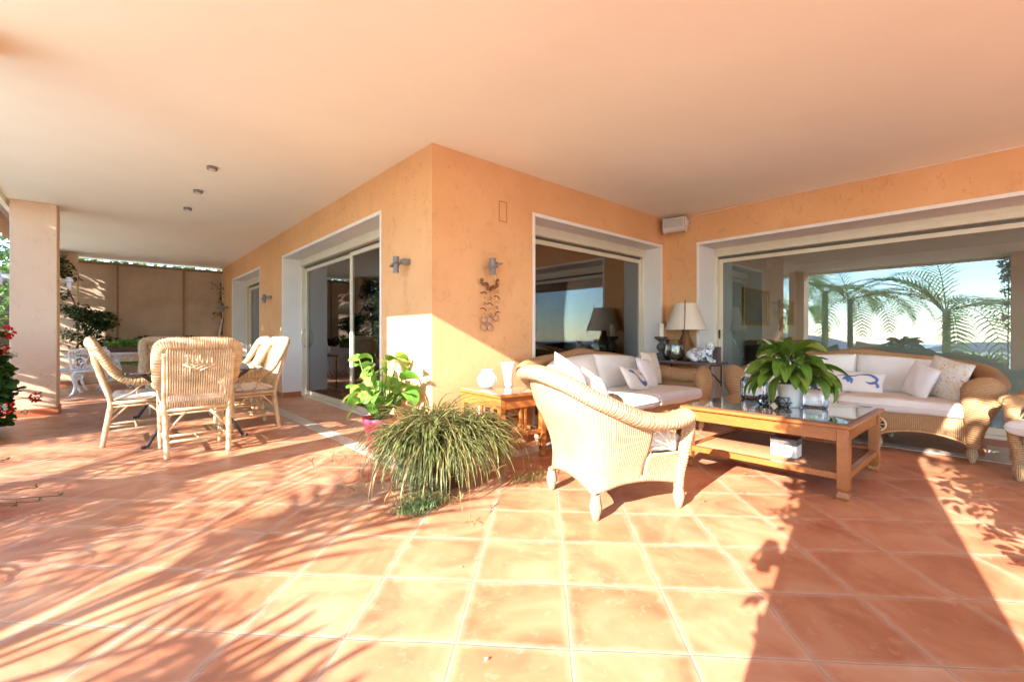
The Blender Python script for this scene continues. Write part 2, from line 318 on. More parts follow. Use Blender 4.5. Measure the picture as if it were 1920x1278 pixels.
# ---------------------------------------------------------------- helpers
class MB:
    """collects geometry for ONE mesh object"""
    def __init__(s): s.v = []; s.f = []; s.uv = []; s.sm = []
    def quad(s, idx, uvs=None, smooth=True):
        s.f.append(tuple(idx)); s.uv.append(uvs or [(0, 0)] * len(idx)); s.sm.append(smooth)
    def box(s, x0, x1, y0, y1, z0, z1, T=None):
        b = len(s.v)
        for z in (z0, z1):
            for (x, y) in ((x0, y0), (x1, y0), (x1, y1), (x0, y1)):
                p = Vector((x, y, z)); s.v.append(T @ p if T else p)
        for f in ((0, 3, 2, 1), (4, 5, 6, 7), (0, 1, 5, 4), (1, 2, 6, 5), (2, 3, 7, 6), (3, 0, 4, 7)):
            s.quad([b + i for i in f], [(0, 0), (.3, 0), (.3, .3), (0, .3)], False)
        return s
    def grid(s, fn, nu, nv, closeu=False, skip=None, smooth=True, uvf=None):
        """fn(i,j)->point ; i in 0..nu, j in 0..nv ; uv measured in metres"""
        b = len(s.v); P = [[Vector(fn(i, j)) for j in range(nv + 1)] for i in range(nu + (0 if closeu else 1))]
        n1 = nu if closeu else nu + 1
        for i in range(n1):
            for j in range(nv + 1): s.v.append(P[i][j])
        ul = [0.0]; mid = nv // 2
        for i in range(1, nu + 1): ul.append(ul[-1] + (P[i % n1][mid] - P[i - 1][mid]).length)
        vl = [0.0]; mi = n1 // 2
        for j in range(1, nv + 1): vl.append(vl[-1] + (P[mi][j] - P[mi][j - 1]).length)
        for i in range(nu):
            for j in range(nv):
                if skip and skip(i, j): continue
                a = b + i * (nv + 1) + j; c = b + ((i + 1) % n1) * (nv + 1) + j
                uv = [(vl[j], ul[i]), (vl[j], ul[i + 1]), (vl[j + 1], ul[i + 1]), (vl[j + 1], ul[i])]
                if uvf: uv = [uvf(i, j), uvf(i + 1, j), uvf(i + 1, j + 1), uvf(i, j + 1)]
                s.quad((a, c, c + 1, a + 1), uv, smooth)
        return s
    def tube(s, pts, r, sides=8, ry=None, up=None, caps=True, closed=False):
        """sweep an ellipse; r, ry number or list; up = reference direction for the second axis"""
        pts = [Vector(p) for p in pts]; n = len(pts)
        rr = r if isinstance(r, (list, tuple)) else [r] * n
        r2 = rr if ry is None else (ry if isinstance(ry, (list, tuple)) else [ry] * n)
        b = len(s.v); prev = None; L = 0
        for k, p in enumerate(pts):
            if closed: t = pts[(k + 1) % n] - pts[k - 1]
            else: t = pts[min(k + 1, n - 1)] - pts[max(k - 1, 0)]
            if t.length < 1e-9: t = Vector((0, 0, 1))
            t.normalize()
            if up is not None:
                u = Vector(up if not callable(up) else up(k)); a = u - t * u.dot(t)
                if a.length < 1e-5: a = t.orthogonal()
            else:
                a = (t.orthogonal() if prev is None else prev - t * prev.dot(t))
                if a.length < 1e-6: a = t.orthogonal()
            a.normalize(); prev = a; c = t.cross(a)
            if k: L += (p - pts[k - 1]).length
            for q in range(sides):
                th = 2 * math.pi * q / sides
                s.v.append(p + c * (math.cos(th) * rr[k]) + a * (math.sin(th) * r2[k]))
        per = 2 * math.pi * (max(rr) + max(r2)) / 2
        segs = n if closed else n - 1; step = L / max(1, n - 1)
        for k in range(segs):
            for q in range(sides):
                q2 = (q + 1) % sides; k2 = (k + 1) % n
                s.quad((b + k * sides + q, b + k * sides + q2, b + k2 * sides + q2, b + k2 * sides + q),
                       [(per * q / sides, k * step), (per * (q + 1) / sides, k * step), (per * (q + 1) / sides, (k + 1) * step), (per * q / sides, (k + 1) * step)])
        if caps and not closed:
            s.quad([b + q for q in range(sides)][::-1], None, False); s.quad([b + (n - 1) * sides + q for q in range(sides)], None, False)
        return s
    def lathe(s, prof, sides=24, c=(0, 0, 0), ribs=0, ramp=0, squash=1):
        def fn(i, j):
            th = 2 * math.pi * i / sides; r, z = prof[j]
            if ribs: r *= 1 + ramp * math.cos(th * ribs)
            return (c[0] + r * math.cos(th), c[1] + r * math.sin(th) * squash, c[2] + z)
        return s.grid(fn, sides, len(prof) - 1, closeu=True)
    def blade(s, p, az, el, L, wd, droop, n=6, shape='blade', cup=.15, zmin=.008, twist=0, roll=0):
        """a curved leaf ribbon; shape 'blade' narrow, 'leaf' oval, 'heart' round"""
        p = Vector(p); b = len(s.v); side0 = Vector((-math.sin(az), math.cos(az), 0)); el_ = el
        for k in range(n + 1):
            t = k / n
            if shape == 'blade': wv = wd * min(1, 4 * t + .5) * (1 - t ** 3) ** .7
            elif shape == 'leaf': wv = wd * (math.sin(math.pi * min(1, t * .93 + .03)) ** .8) * (1.15 - .35 * t)
            else: wv = wd * math.sqrt(max(0.0, 1 - (2 * t * .94 - .93) ** 2)) * (1.1 - .3 * t)
            wv = max(wv, .0006)
            d = Vector((math.cos(az) * math.cos(el_), math.sin(az) * math.cos(el_), math.sin(el_)))
            up = side0.cross(d) * -1
            if up.z < 0 and abs(el_) < 1.57: up = -up
            sd = side0 * math.cos(roll) + up * math.sin(roll)
            for q in (-1, 0, 1):
                pt = p + sd * (q * wv / 2) + up * (abs(q) * cup * wv)
                if pt.z < zmin: pt.z = zmin + .001 * (q + 1)
                s.v.append(pt)
            p = p + d * (L / n); el_ -= droop / n
            if twist: az += twist / n; side0 = Vector((-math.sin(az), math.cos(az), 0))
        for k in range(n):
            a = b + 3 * k
            for q in (0, 1):
                s.quad((a + q, a + q + 1, a + q + 4, a + q + 3), [(q / 2, k / n), ((q + 1) / 2, k / n), ((q + 1) / 2, (k + 1) / n), (q / 2, (k + 1) / n)])
        return p
    def build(s, name, mat, parent=None, bevel=0, label=None):
        me = bpy.data.meshes.new(name); me.from_pydata([tuple(v) for v in s.v], [], s.f)
        ul = me.uv_layers.new(name='UVMap'); k = 0
        flat = [c for uv in s.uv for co in uv for c in co]
        ul.data.foreach_set('uv', flat)
        me.polygons.foreach_set('use_smooth', s.sm)
        me.materials.append(M[mat]); me.update()
        o = bpy.data.objects.new(name, me); COL.objects.link(o)
        if parent: o.parent = parent
        if bevel:
            bm = o.modifiers.new('bevel', 'BEVEL'); bm.width = bevel; bm.segments = 2; bm.limit_method = 'ANGLE'
        if label: o['label'] = label
        return o

def tag(o, label, cat, group=None):
    o['label'] = label; o['category'] = cat
    if group: o['group'] = group
    return o
def thing(name, label, cat, loc=(0, 0, 0), rz=0, group=None):
    o = bpy.data.objects.new(name, None); COL.objects.link(o); o.empty_display_size = .1
    o.location = loc; o.rotation_euler = (0, 0, R(rz)); return tag(o, label, cat, group)
def struct(o, k='structure'): o['kind'] = k; return o
def dup(o, loc, rz, label, group=None):
    def cp(x, par):
        c = x.copy(); COL.objects.link(c)
        if par: c.parent = par
        for ch in [q for q in KIDS.get(x.name, [])]: cp(ch, c)
        return c
    KIDS.clear()
    for x in bpy.data.objects:
        if x.parent: KIDS.setdefault(x.parent.name, []).append(x)
    c = cp(o, None); c.location = loc; c.rotation_euler = (0, 0, R(rz)); c['label'] = label
    if group: c['group'] = group
    return c
KIDS = {}
def bx(name, mat, parent, *b, bevel=.004, label=None):
    m = MB(); m.box(*b); return m.build(name, mat, parent, bevel, label)
def cr(P, n):
    """Catmull-Rom through control tuples -> n+1 samples"""
    out = []; m = len(P) - 1
    for k in range(n + 1):
        u = k / n * m; i = min(int(u), m - 1); t = u - i
        p0, p1, p2, p3 = P[max(i - 1, 0)], P[i], P[i + 1], P[min(i + 2, m)]
        out.append(tuple(.5 * (2 * b + (c - a) * t + (2 * a - 5 * b + 4 * c - d) * t * t + (3 * b - a - 3 * c + d) * t ** 3) for a, b, c, d in zip(p0, p1, p2, p3)))
    return out
def curl(mb, c, r0, turns, r=.006, plane='yz', start=0, flip=1, n=26):
    """a spiral scroll lying in a vertical plane"""
    pts = []
    for k in range(n + 1):
        t = k / n; a = start + flip * turns * 2 * math.pi * t; q = r0 * (1 - .8 * t)
        u, v = q * math.cos(a), q * math.sin(a)
        pts.append((c[0], c[1] + u, c[2] + v) if plane == 'yz' else (c[0] + u, c[1], c[2] + v))
    mb.tube(pts, r, 6)
def pillow(mb, wd, ht, th, T, n=18, corner=3.0, pinch=.05, crest=None, ex=.55):
    """stuffed cushion, centre at T's origin, face normal = local y, up = local z"""
    def surf(u, v, sgn):
        x = u * wd / 2 * (1 - pinch * (1 - abs(v)) * abs(u)); z = v * ht / 2 * (1 - pinch * (1 - abs(u)) * abs(v))
        d = th / 2 * (max(0, 1 - abs(u) ** corner) ** ex) * (max(0, 1 - abs(v) ** corner) ** ex)
        d *= 1 + .05 * math.sin(7 * u + 3 * v + wd * 40) + .04 * math.sin(5 * v - 4 * u)
        if crest: z += crest(u) * (v + 1) / 2
        return Vector((x, sgn * d, z))
    for sgn in (-1, 1):
        mb.grid(lambda i, j: T @ surf(math.sin((2 * i / n - 1) * math.pi / 2), math.sin((2 * j / n - 1) * math.pi / 2), sgn), n, n,
                uvf=lambda i, j: (i / n * wd * 4, j / n * ht * 4))
    return surf
def seam(mb, wd, ht, T, r=.004, pinch=.05, crest=None):
    pts = []
    for a, b_, c, d in ((-1, -1, 1, -1), (1, -1, 1, 1), (1, 1, -1, 1), (-1, 1, -1, -1)):
        for k in range(8):
            u = a + (c - a) * k / 8; v = b_ + (d - b_) * k / 8
            x = u * wd / 2 * (1 - pinch * (1 - abs(v)) * abs(u)); z = v * ht / 2 * (1 - pinch * (1 - abs(u)) * abs(v))
            if crest: z += crest(u) * (v + 1) / 2
            pts.append(T @ Vector((x, 0, z)))
    mb.tube(pts, r, 5, closed=True)
def TR(x, y, z, rx=0, ry=0, rz=0):
    return Matrix.Translation((x, y, z)) @ Matrix.Rotation(R(rz), 4, 'Z') @ Matrix.Rotation(R(ry), 4, 'Y') @ Matrix.Rotation(R(rx), 4, 'X')

# ---------------------------------------------------------------- setting
CZ = 2.77                                   # soffit height
struct(MB().box(-4.3, 6.78, -7, 15, -.3, 0).build('floor', 'floor'))
m = MB().box(-1.0, 14, -.70, 13.9, CZ, CZ + .3).box(.3, 14, -7, -.7, CZ, CZ + .3).box(-1.05, -1.0, -.70, 13.9, 2.70, CZ + .3); struct(m.build('ceiling', 'ceil'))
struct(MB().box(-4.29, -1.25, -6.9, 14.9, 0, .004).build('bounce_paving', 'bounce_deck'))  # pale sheet added beyond the eave to bounce sun onto the ceiling
struct(MB().box(-60, -4.304, -60, 60, -1.2, -.9).build('ground', 'stone'))
struct(MB().box(-4.3, 60, 15.004, 60, -1.2, -.4).build('ground', 'stone'))
struct(MB().box(-8000, 2500, -6000, 6000, -121, -120).build('sea', 'sea'))
m = MB()
def hill(i, j):
    y = -5600 + i * 11200 / 90; x = -5200 + j * 300
    h = 150 + 90 * math.sin(i * .21 + 1) + 60 * math.sin(i * .47) + 30 * math.sin(i * 1.1)
    h *= math.exp(-((i - 52) / 34) ** 2)
    return (x, y, -120 + max(0, h * .85) * math.sin(math.pi * j / 8))
m.grid(hill, 90, 8); struct(m.build('hills', 'hill'))
# marble strips let into the tiles
struct(MB().box(1.655, 1.80, 2.87, 13.6, 0, .004).build('floor_strip', 'strip'))
struct(MB().box(1.80, 5.45, 2.87, 3.02, 0, .004).build('floor_strip', 'strip'))
struct(MB().box(5.45, 5.60, -6, 3.02, 0, .004).build('floor_strip', 'strip'))
struct(MB().box(5.60, 6.2, .03, .17, 0, .004).build('floor_strip', 'strip'))

# ---------------------------------------------------------------- house
house = thing('house', 'peach stucco villa wall with white framed sliding glass doors around the terrace', 'house', (2.135, 3.469, 0))
HT = Matrix.Translation((-2.135, -3.469, 0))
def hbuild(mb, name, mat, parent=None, bevel=0, label=None):
    mb.v = [HT @ Vector(v) for v in mb.v]; return mb.build(name, mat, parent or house, bevel, label)
TOP = 2.35
A0, A1, C0, C1, B0, B1 = 4.507, 8.18, 9.75, 12.4, 3.42, 6.043
# wall facing the dining area
m = MB(); T_ = .36
for y0, y1, z0, z1 in ((3.469, A0, 0, CZ), (A0, A1, TOP, CZ), (A1, C0, 0, CZ), (C0, C1, TOP, CZ), (C1, 13.9, 0, CZ)):
    m.box(2.135, 2.135 + T_, y0, y1, z0, z1)
# wall behind the first sofa
for x0, x1, z0, z1 in ((2.135 + T_, B0, 0, CZ), (B0, B1, TOP, CZ), (B1, 6.17, 0, CZ)):
    m.box(x0, x1, 3.469, 3.469 + T_, z0, z1)
hbuild(m, 'wall', 'wall')
m = MB(); D0, D1 = -4.2, 2.963
for y0, y1, z0, z1 in ((D1, 3.469 + T_, 0, CZ), (D0, D1, 2.33, CZ), (-7, D0, 0, CZ)):
    m.box(6.17, 6.72, y0, y1, z0, z1)
hbuild(m, 'wall', 'wall')
for q_ in ((2.121, 2.135, A1, C0), (2.121, 2.135, C1, 13.55), (2.121, 2.135, 3.455, A0), (2.135, B0, 3.455, 3.469), (B1, 6.156, 3.455, 3.469), (6.156, 6.17, D1, 3.469), (2.138, 2.44, A1 - .013, A1 - .003), (2.138, 2.44, C1 - .013, C1 - .003)):
    hbuild(MB().box(*q_, 0, .085), 'skirting', 'skirt', bevel=.003)
def opening(axis, plane, a, b, top, depth, name, stiles, handle_at, lab):
    """white reveal, roller box, frame, leaves; axis 'y': the wall plane is x=plane, the opening runs along y"""
    def B(mb, s0, s1, d0, d1, z0, z1):
        if axis == 'y': mb.box(plane + d0, plane + d1, s0, s1, z0, z1)
        else: mb.box(s0, s1, plane + d0, plane + d1, z0, z1)
    m = MB(); tt = .028
    B(m, a - .003, a + .010, -.004, depth, .0, top); B(m, b - .010, b + .003, -.004, depth, .086 if axis == 'y' else 0, top)
    B(m, a - .003, b + .003, -.004, depth, top - .010, top + .003)
    B(m, a - tt, a - .0035, -.006, .01, 0, top + tt); B(m, b + .0035, b + tt, -.006, .01, 0, top + tt); B(m, a - .0035, b + .0035, -.006, .01, top + .0035, top + tt)
    hbuild(m, 'reveal', 'white')
    fr = MB(); f0, f1 = depth - .02, depth + .10
    B(fr, a + .010, a + .05, f0, f1, 0, top - .010); B(fr, b - .05, b - .010, f0, f1, 0, top - .010)
    B(fr, a + .05, b - .05, f0 - .02, f1, top - .13, top - .010); B(fr, a + .05, b - .05, f0 - .03, f0 - .02, top - .125, top - .06)
    B(fr, a + .05, b - .05, f0, f1, 0, .035)
    door = hbuild(fr, name, 'alu', bevel=.003); door['label'] = lab
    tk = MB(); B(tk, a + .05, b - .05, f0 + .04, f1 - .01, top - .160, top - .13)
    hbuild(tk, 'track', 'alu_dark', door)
    ends = [a + .05] + stiles + [b - .05]
    for i in range(len(ends) - 1):
        s0, s1 = ends[i], ends[i + 1]; off = .025 + .035 * (i % 2); lf = MB(); o0, o1 = f0 + off, f0 + off + .03
        wd = .055
        B(lf, s0, s0 + wd, o0, o1, .036, top - .161); B(lf, s1 - wd, s1 + (.03 if i < len(ends) - 2 else 0), o0, o1, .036, top - .161)
        B(lf, s0 + wd, s1 - wd, o0, o1, top - .161 - wd, top - .161); B(lf, s0 + wd, s1 - wd, o0, o1, .036, .036 + wd * 1.2)
        hbuild(lf, 'sash', 'alu', door, .003)
        gp = MB(); B(gp, s0 + wd, s1 - wd, o0 + .012, o0 + .016, .036 + wd * 1.2, top - .161 - wd)
        hbuild(gp, 'pane', 'pane' if axis == 'y' else 'pane_b', door)
    return door, f0
dA, fA = opening('y', 2.135, A0, A1, TOP, .31, 'sliding_door', [6.09], 0, 'two leaf cream sliding glass door beside the dining table')
m = MB(); m.tube([(2.135 + fA + .02, A1 - .09, 1.16), (2.135 + fA - .03, A1 - .10, 1.10), (2.135 + fA - .045, A1 - .105, 1.0), (2.135 + fA - .03, A1 - .10, .90), (2.135 + fA + .02, A1 - .09, .84)], .012, 8)
m.v = [v + Vector((.02, 0, 0)) for v in m.v]; hbuild(m, 'handle', 'alu', dA)
dC, fC = opening('y', 2.135, C0, C1, TOP, .31, 'sliding_door', [11.0], 0, 'farther narrow looking sliding door near the canvas screen')
dB, fB = opening('x', 3.469, B0, B1, TOP, .30, 'sliding_window', [], 0, 'glass window with a thin mullion behind the first sofa')
dD, fD = opening('y', 6.17, D0, D1, 2.33, .50, 'sliding_door', [.2 - 2.6], 0, 'wide glass door behind the second sofa reflecting palms')
hbuild(MB().box(6.17 + fD + .012, 6.17 + fD + .026, D1 - .085, D1 - .065, 1.0, 1.13), 'handle', 'dark', dD)
# cover plates and socket
def plate(mb, axis, plane, s, z, wd, ht):
    t = .0025
    for d in (-1, 1):
        if axis == 'x':
            mb.box(s + d * wd / 2 - .004, s + d * wd / 2 + .004, plane - t, plane, z - ht / 2, z + ht / 2)
            mb.box(s - wd / 2 + .004, s + wd / 2 - .004, plane - t, plane, z + d * ht / 2 - .004, z + d * ht / 2 + .004)
        else:
            mb.box(plane - t, plane, s + d * wd / 2 - .004, s + d * wd / 2 + .004, z - ht / 2, z + ht / 2)
            mb.box(plane - t, plane, s - wd / 2 + .004, s + wd / 2 - .004, z + d * ht / 2 - .004, z + d * ht / 2 + .004)
m = MB(); plate(m, 'x', 3.469, 2.97, 2.306, .10, .20); hbuild(m, 'cover_plate', 'skirt', label='thin outline of a painted cover plate high on the corner wall')
m = MB(); plate(m, 'y', 6.17, 3.30, 2.247, .15, .2); hbuild(m, 'cover_plate', 'wall', label='painted cover plate below the loudspeaker')
m = MB().box(2.66, 2.74, 3.457, 3.469, .27, .39).box(2.675, 2.725, 3.452, 3.457, .29, .37); hbuild(m, 'wall_socket', 'plastic', bevel=.002)

# rooms behind the glass
for q_ in ((6.74, 14, 3.30, 3.46), (11.6, 11.75, -7, 3.299), (2.5, 5.0, 9.0, 9.15), (8.7, 14, 9.0, 9.15), (2.5, 6.16, 13.7, 13.9), (2.86, 3.3, 7.4, 7.85)):
    hbuild(MB().box(*q_, .012, 2.65), 'interior_wall', 'in_wall')
m = MB().box(2.5, 14, 3.84, 13.9, 2.65, 2.70).box(6.73, 14, -7, 3.84, 2.65, 2.70); hbuild(m, 'interior_ceiling', 'in_ceil')
m = MB().box(2.5, 14, 3.84, 13.9, -.02, .012).box(6.785, 14, -7, 3.84, -.02, .012); hbuild(m, 'interior_floor', 'in_floor')
for x in (8.9, 9.7, 10.6):
    hbuild(MB().box(x, x + .32, 3.285, 3.30, 2.40, 2.55), 'air_vent', 'plastic')
def painting(x0, x1, z0, z1, y, mat, label, fr='gold', b=.07):
    t = thing('painting', label, 'painting', ((x0 + x1) / 2, y, z0)); c = (x0 + x1) / 2; w2 = (x1 - x0) / 2; h = z1 - z0
    m = MB().box(-w2, w2, -.045, -.004, 0, b).box(-w2, w2, -.045, -.004, h - b, h).box(-w2, -w2 + b, -.045, -.004, b, h - b).box(w2 - b, w2, -.045, -.004, b, h - b)
    m.build('frame', fr, t, .006); MB().box(-w2 + b, w2 - b, -.025, -.008, b, h - b).build('canvas', mat, t)
painting(8.55, 9.8, 1.23, 1.92, 3.30, 'paint_a', 'landscape painting in a pale gilt frame inside the room behind the potted lily')
painting(10.45, 11.3, 1.27, 1.80, 3.30, 'paint_c', 'small brown picture in an ornate frame deeper inside the right room')
painting(3.55, 5.0, 1.29, 2.02, 9.0, 'paint_b', 'dark still life painting seen through the sliding door by the dining table', 'dark')
painting(12.3, 13.7, 1.2, 2.1, 9.0, 'paint_b', 'dark framed painting seen through the window behind the first sofa', 'dark')
sb = thing('sideboard', 'dark sideboard inside the room seen through the window above the first sofa', 'sideboard', (10.8, 8.6, 0))
MB().box(-2.3, 2.3, -.3, .3, .12, .78).build('cabinet', 'dark', sb, .01)
for sx in (-2.2, 2.2):
    for sy in (-.25, .25): MB().box(sx - .04, sx + .04, sy - .04, sy + .04, .012, .12).build('leg', 'dark', sb)
def lamp2(loc, label):
    t = thing('table_lamp', label, 'lamp', loc)
    MB().lathe([(.0, 0), (.09, 0), (.10, .02), (.04, .05), (.05, .15), (.10, .25), (.07, .36), (.02, .42), (.02, .5)], 16).build('lamp_base', 'brownglass', t)
    MB().lathe([(.30, .45), (.17, .83), (.165, .83), (.295, .45)], 24).build('lamp_shade', 'shade', t)
lamp2((9.8, 8.5, .78), 'pale lamp standing on the sideboard inside the window room')
t = thing('footed_bowl', 'dark footed bowl on the sideboard behind the window glass', 'bowl', (10.7, 8.45, .78))
MB().lathe([(0, 0), (.14, 0), (.12, .03), (.03, .06), (.03, .16), (.16, .2), (.22, .34), (.24, .36), (.2, .35), (.0, .22)], 20).build('bowl', 'iron', t)
t = thing('armchair', 'dark armchair inside the room behind the dining side door', 'armchair', (3.9, 7.6, 0.012))
MB().box(-.35, .35, -.3, .35, .2, .48).build('seat', 'dark', t, .05); MB().box(-.35, .35, .2, .36, .48, 1.0).build('backrest', 'dark', t, .05)
for sx in (-.3, .3):
    for sy in (-.25, .3): MB().box(sx - .03, sx + .03, sy - .03, sy + .03, 0, .2).build('leg', 'dark', t)
cu = MB()
cu.grid(lambda i, j: (2.62 + .03 * math.sin(i * 1.7), 7.60 + i * .022, .05 + j * 2.4), 24, 1); tag(cu.build('curtain', 'fabric'), 'sheer pale curtain hanging inside the sliding door by the dining table', 'curtain')
# tall ceramic figure and low cabinet in the right room
cb = thing('cabinet', 'dark low cabinet inside the right room behind the potted lily', 'cabinet', (9.3, 2.95, .012)); MB().box(-.7, .7, -.3, .3, .1, .95).build('body', 'dark', cb, .01)
for sx in (-.6, .6): MB().box(sx - .04, sx + .04, -.25, .25, 0, .1).build('leg', 'dark', cb)
fg = MB().lathe([(0, 0), (.07, 0), (.05, .05), (.03, .12), (.06, .2), (.04, .28), (.055, .34), (.03, .42), (0, .44)], 12); fo = fg.build('figurine', 'drift'); fo.location = (9.4, 2.9, .962); tag(fo, 'brown carved figurine standing on the dark cabinet', 'figurine')

# ---------------------------------------------------------------- pillars
def pillar(x0, x1, y0, y1, label):
    t = thing('pillar', label, 'pillar', ((x0 + x1) / 2, (y0 + y1) / 2, 0), group='pillars along the terrace edge'); a, b = (x1 - x0) / 2, (y1 - y0) / 2
    MB().box(-a, a, -b, b, 0, CZ).build('shaft', 'pillar', t, .012)
    MB().box(-a - .014, a + .014, -b - .014, b + .014, .0, .10).build('skirting', 'skirt', t, .004)
    return t
pillar(-.97, -.545, 8.42, 8.84, 'pink stucco pillar beside the red geraniums')
pillar(-.97, -.545, 3.80, 4.16, 'stucco pillar just outside the left edge of the view')
pillar(-.97, -.545, -.60, .05, 'stucco pillar beside the camera shading the right of the floor')
pillar(-.97, -.545, 13.05, 13.5, 'far pillar overgrown by creeper next to the canvas screen')
# awning cassette with valance along the eave
aw = thing('awning', 'rolled pink and cream awning with scalloped valance under the roof edge', 'awning', (-1.14, 4, 2.72))
MB().tube([(0, -4.6, .09), (0, 9.5, .09)], .068, 14).build('cassette', 'plastic', aw)
m = MB(); N = 260
m.grid(lambda i, j: (-.02 - .006 * j, 4.9 + i * 4.3 / N, .04 - .085 * j - (.035 * abs(math.sin(i * math.pi / 10)) if j == 3 else 0)), N, 3); m.build('valance', 'pillar', aw)
for y in (4.6, 6.5, 8.6): MB().tube([(-.02, y, .12), (-.10, y + .02, .0), (-.16, y + .02, -.12)], .018, 6).build('bracket', 'white', aw)

# ---------------------------------------------------------------- far end: canvas screen, low wall
sw = thing('garden_wall', 'low peach wall with white coping below the canvas screen', 'wall', (.8, 13.75, 0))
MB().box(-1.36, 1.33, -.1, .1, 0, .84).build('wall', 'pillar', sw); MB().box(-1.36, 1.33, -.14, .14, .84, .89).build('coping', 'white', sw, .01)
MB().box(-1.36, 1.33, -.115, -.1, 0, .09).build('skirting', 'skirt', sw)
scn = thing('canvas_screen', 'beige canvas blind in three panels closing the terrace end', 'screen', (.8, 13.68, .9))
for x0, x1 in ((-1.36, -.72), (-.70, .50), (.52, 1.33)):
    MB().grid(lambda i, j: (x0 + (x1 - x0) * i / 6, .012 * math.sin(i * 1.1), .0 + 1.74 * j / 4), 6, 4).build('panel', 'screen', scn)
for x in (-.71, .51): MB().box(x - .018, x + .018, -.035, -.012, 0, 1.74).build('post', 'rail', scn)
MB().box(-1.36, 1.33, -.03, .03, 1.74, 1.80).build('top_rail', 'rail', scn)

# ---------------------------------------------------------------- lamps, speaker, spots
def wall_lamp(name, loc, rz, mat, label, tilt=-18, group='wall lamps'):
    """local: wall plane at y=0, lamp stands out to -y"""
    t = thing(name, label, 'wall lamp', loc, rz, group)
    MB().lathe([(0, -.078), (.028, -.078), (.031, -.075), (.031, -.066), (.029, -.064), (.029, .064), (.031, .066), (.031, .075), (.028, .078), (.0, .078)], 20, (.0, -.105, 0)).build('lamp_cylinder', mat, t)
    m = MB(); T = TR(.02, -.075, .01, 0, -tilt, 0); m.box(-.075, .075, -.006, .006, -.010, .010, T).box(-.075, .075, -.072, -.062, -.010, .010, T)
    m.box(-.075, -.060, -.062, -.006, -.010, .010, T).box(.060, .075, -.062, -.006, -.010, .010, T)
    m.v = [v + Vector((0, .0, 0)) for v in m.v]; m.build('bracket', mat, t, .002)
    MB().box(.035, .095, -.075, -.001, .0, .055).build('wall_mount', mat, t, .004)
    return t
l0 = wall_lamp('wall_lamp', (2.135, 3.95, 1.725), -90, 'grey', 'grey cylinder lamp on the wall just left of the house corner', 18)
wall_lamp('wall_lamp', (2.75, 3.469, 1.715), 0, 'grey', 'grey cylinder lamp above the shell mobile', 18)
dup(l0, (2.135, 8.95, 1.70), -90, 'grey cylinder lamp between the two far sliding doors')
dup(l0, (2.135, 12.95, 1.70), -90, 'farthest grey cylinder lamp at the end of the dining side wall')
wp = wall_lamp('wall_lamp', (-.545, 8.60, 1.76), 90, 'castiron', 'white cylinder lamp on the right side of the pink pillar', -18)
dup(wp, (-.76, .05, 1.42), 180, 'white cylinder lamp on the pillar beside the camera'); dup(wp, (-.97, 8.60, 1.77), -90, 'white cylinder lamp on the left side of the pink pillar')
s0 = thing('ceiling_spot', 'nearest of the three small round ceiling spots', 'ceiling spot', (.763, 5.466, CZ), 0, 'ceiling spots')
MB().lathe([(0, -.03), (.035, -.03), (.045, -.032), (.047, -.028), (.047, 0), (0, 0)], 24).build('housing', 'grey', s0)
MB().lathe([(0, -.034), (.03, -.034), (.032, -.0305), (0, -.0305)], 20).build('lens', 'candle', s0)
dup(s0, (.76, 6.466, CZ), 0, 'middle of the three small round ceiling spots'); dup(s0, (.76, 7.45, CZ), 0, 'farthest of the three small round ceiling spots')
sp_ = thing('loudspeaker', 'cream loudspeaker mounted under the ceiling in the wall corner', 'loudspeaker', (6.03, 3.24, 2.62), -78)
m = MB(); prof = [(.085, .10), (.10, .085), (.105, -.05), (.06, -.095), (-.02, -.10), (-.085, -.06), (-.10, .02), (-.09, .10)]
for k in (-1, 1):
    pass
def spk(i, j):
    a, b = prof[i % len(prof)]; return ((j - 1) * .145 * (1 if 1 else 1), -b * .0 + -(.095 - a) * .0 - a * .9, b)
m.grid(lambda i, j: (-.15 + .1 * j, -prof[i % 8][0] * .9, prof[i % 8][1]), 8, 3, closeu=True, smooth=False)
b = len(m.v); n0 = b - 32
m.quad([n0 + 4 * i for i in range(8)], None, False); m.quad([n0 + 4 * i + 3 for i in range(8)][::-1], None, False)
m.build('cabinet', 'plastic', sp_, .012)
MB().grid(lambda i, j: (-.135 + .27 * i / 4, -.100 + .0 - .006 * math.sin(j * math.pi / 4) - (0 if j < 3 else 0.0), -.045 + .12 * j / 4), 4, 4).build('grille', 'grille', sp_)
MB().box(.148, .165, -.03, .10, -.03, .08).build('bracket', 'plastic', sp_, .003)
cbl = MB(); cbl.tube([(6.14, 3.10, 2.66), (6.163, 3.0, 2.74), (6.163, 2.0, 2.762), (6.163, -3.0, 2.762)], .004, 5); tag(cbl.build('speaker_cable', 'white'), 'thin white cable running from the loudspeaker along the ceiling line', 'cable')

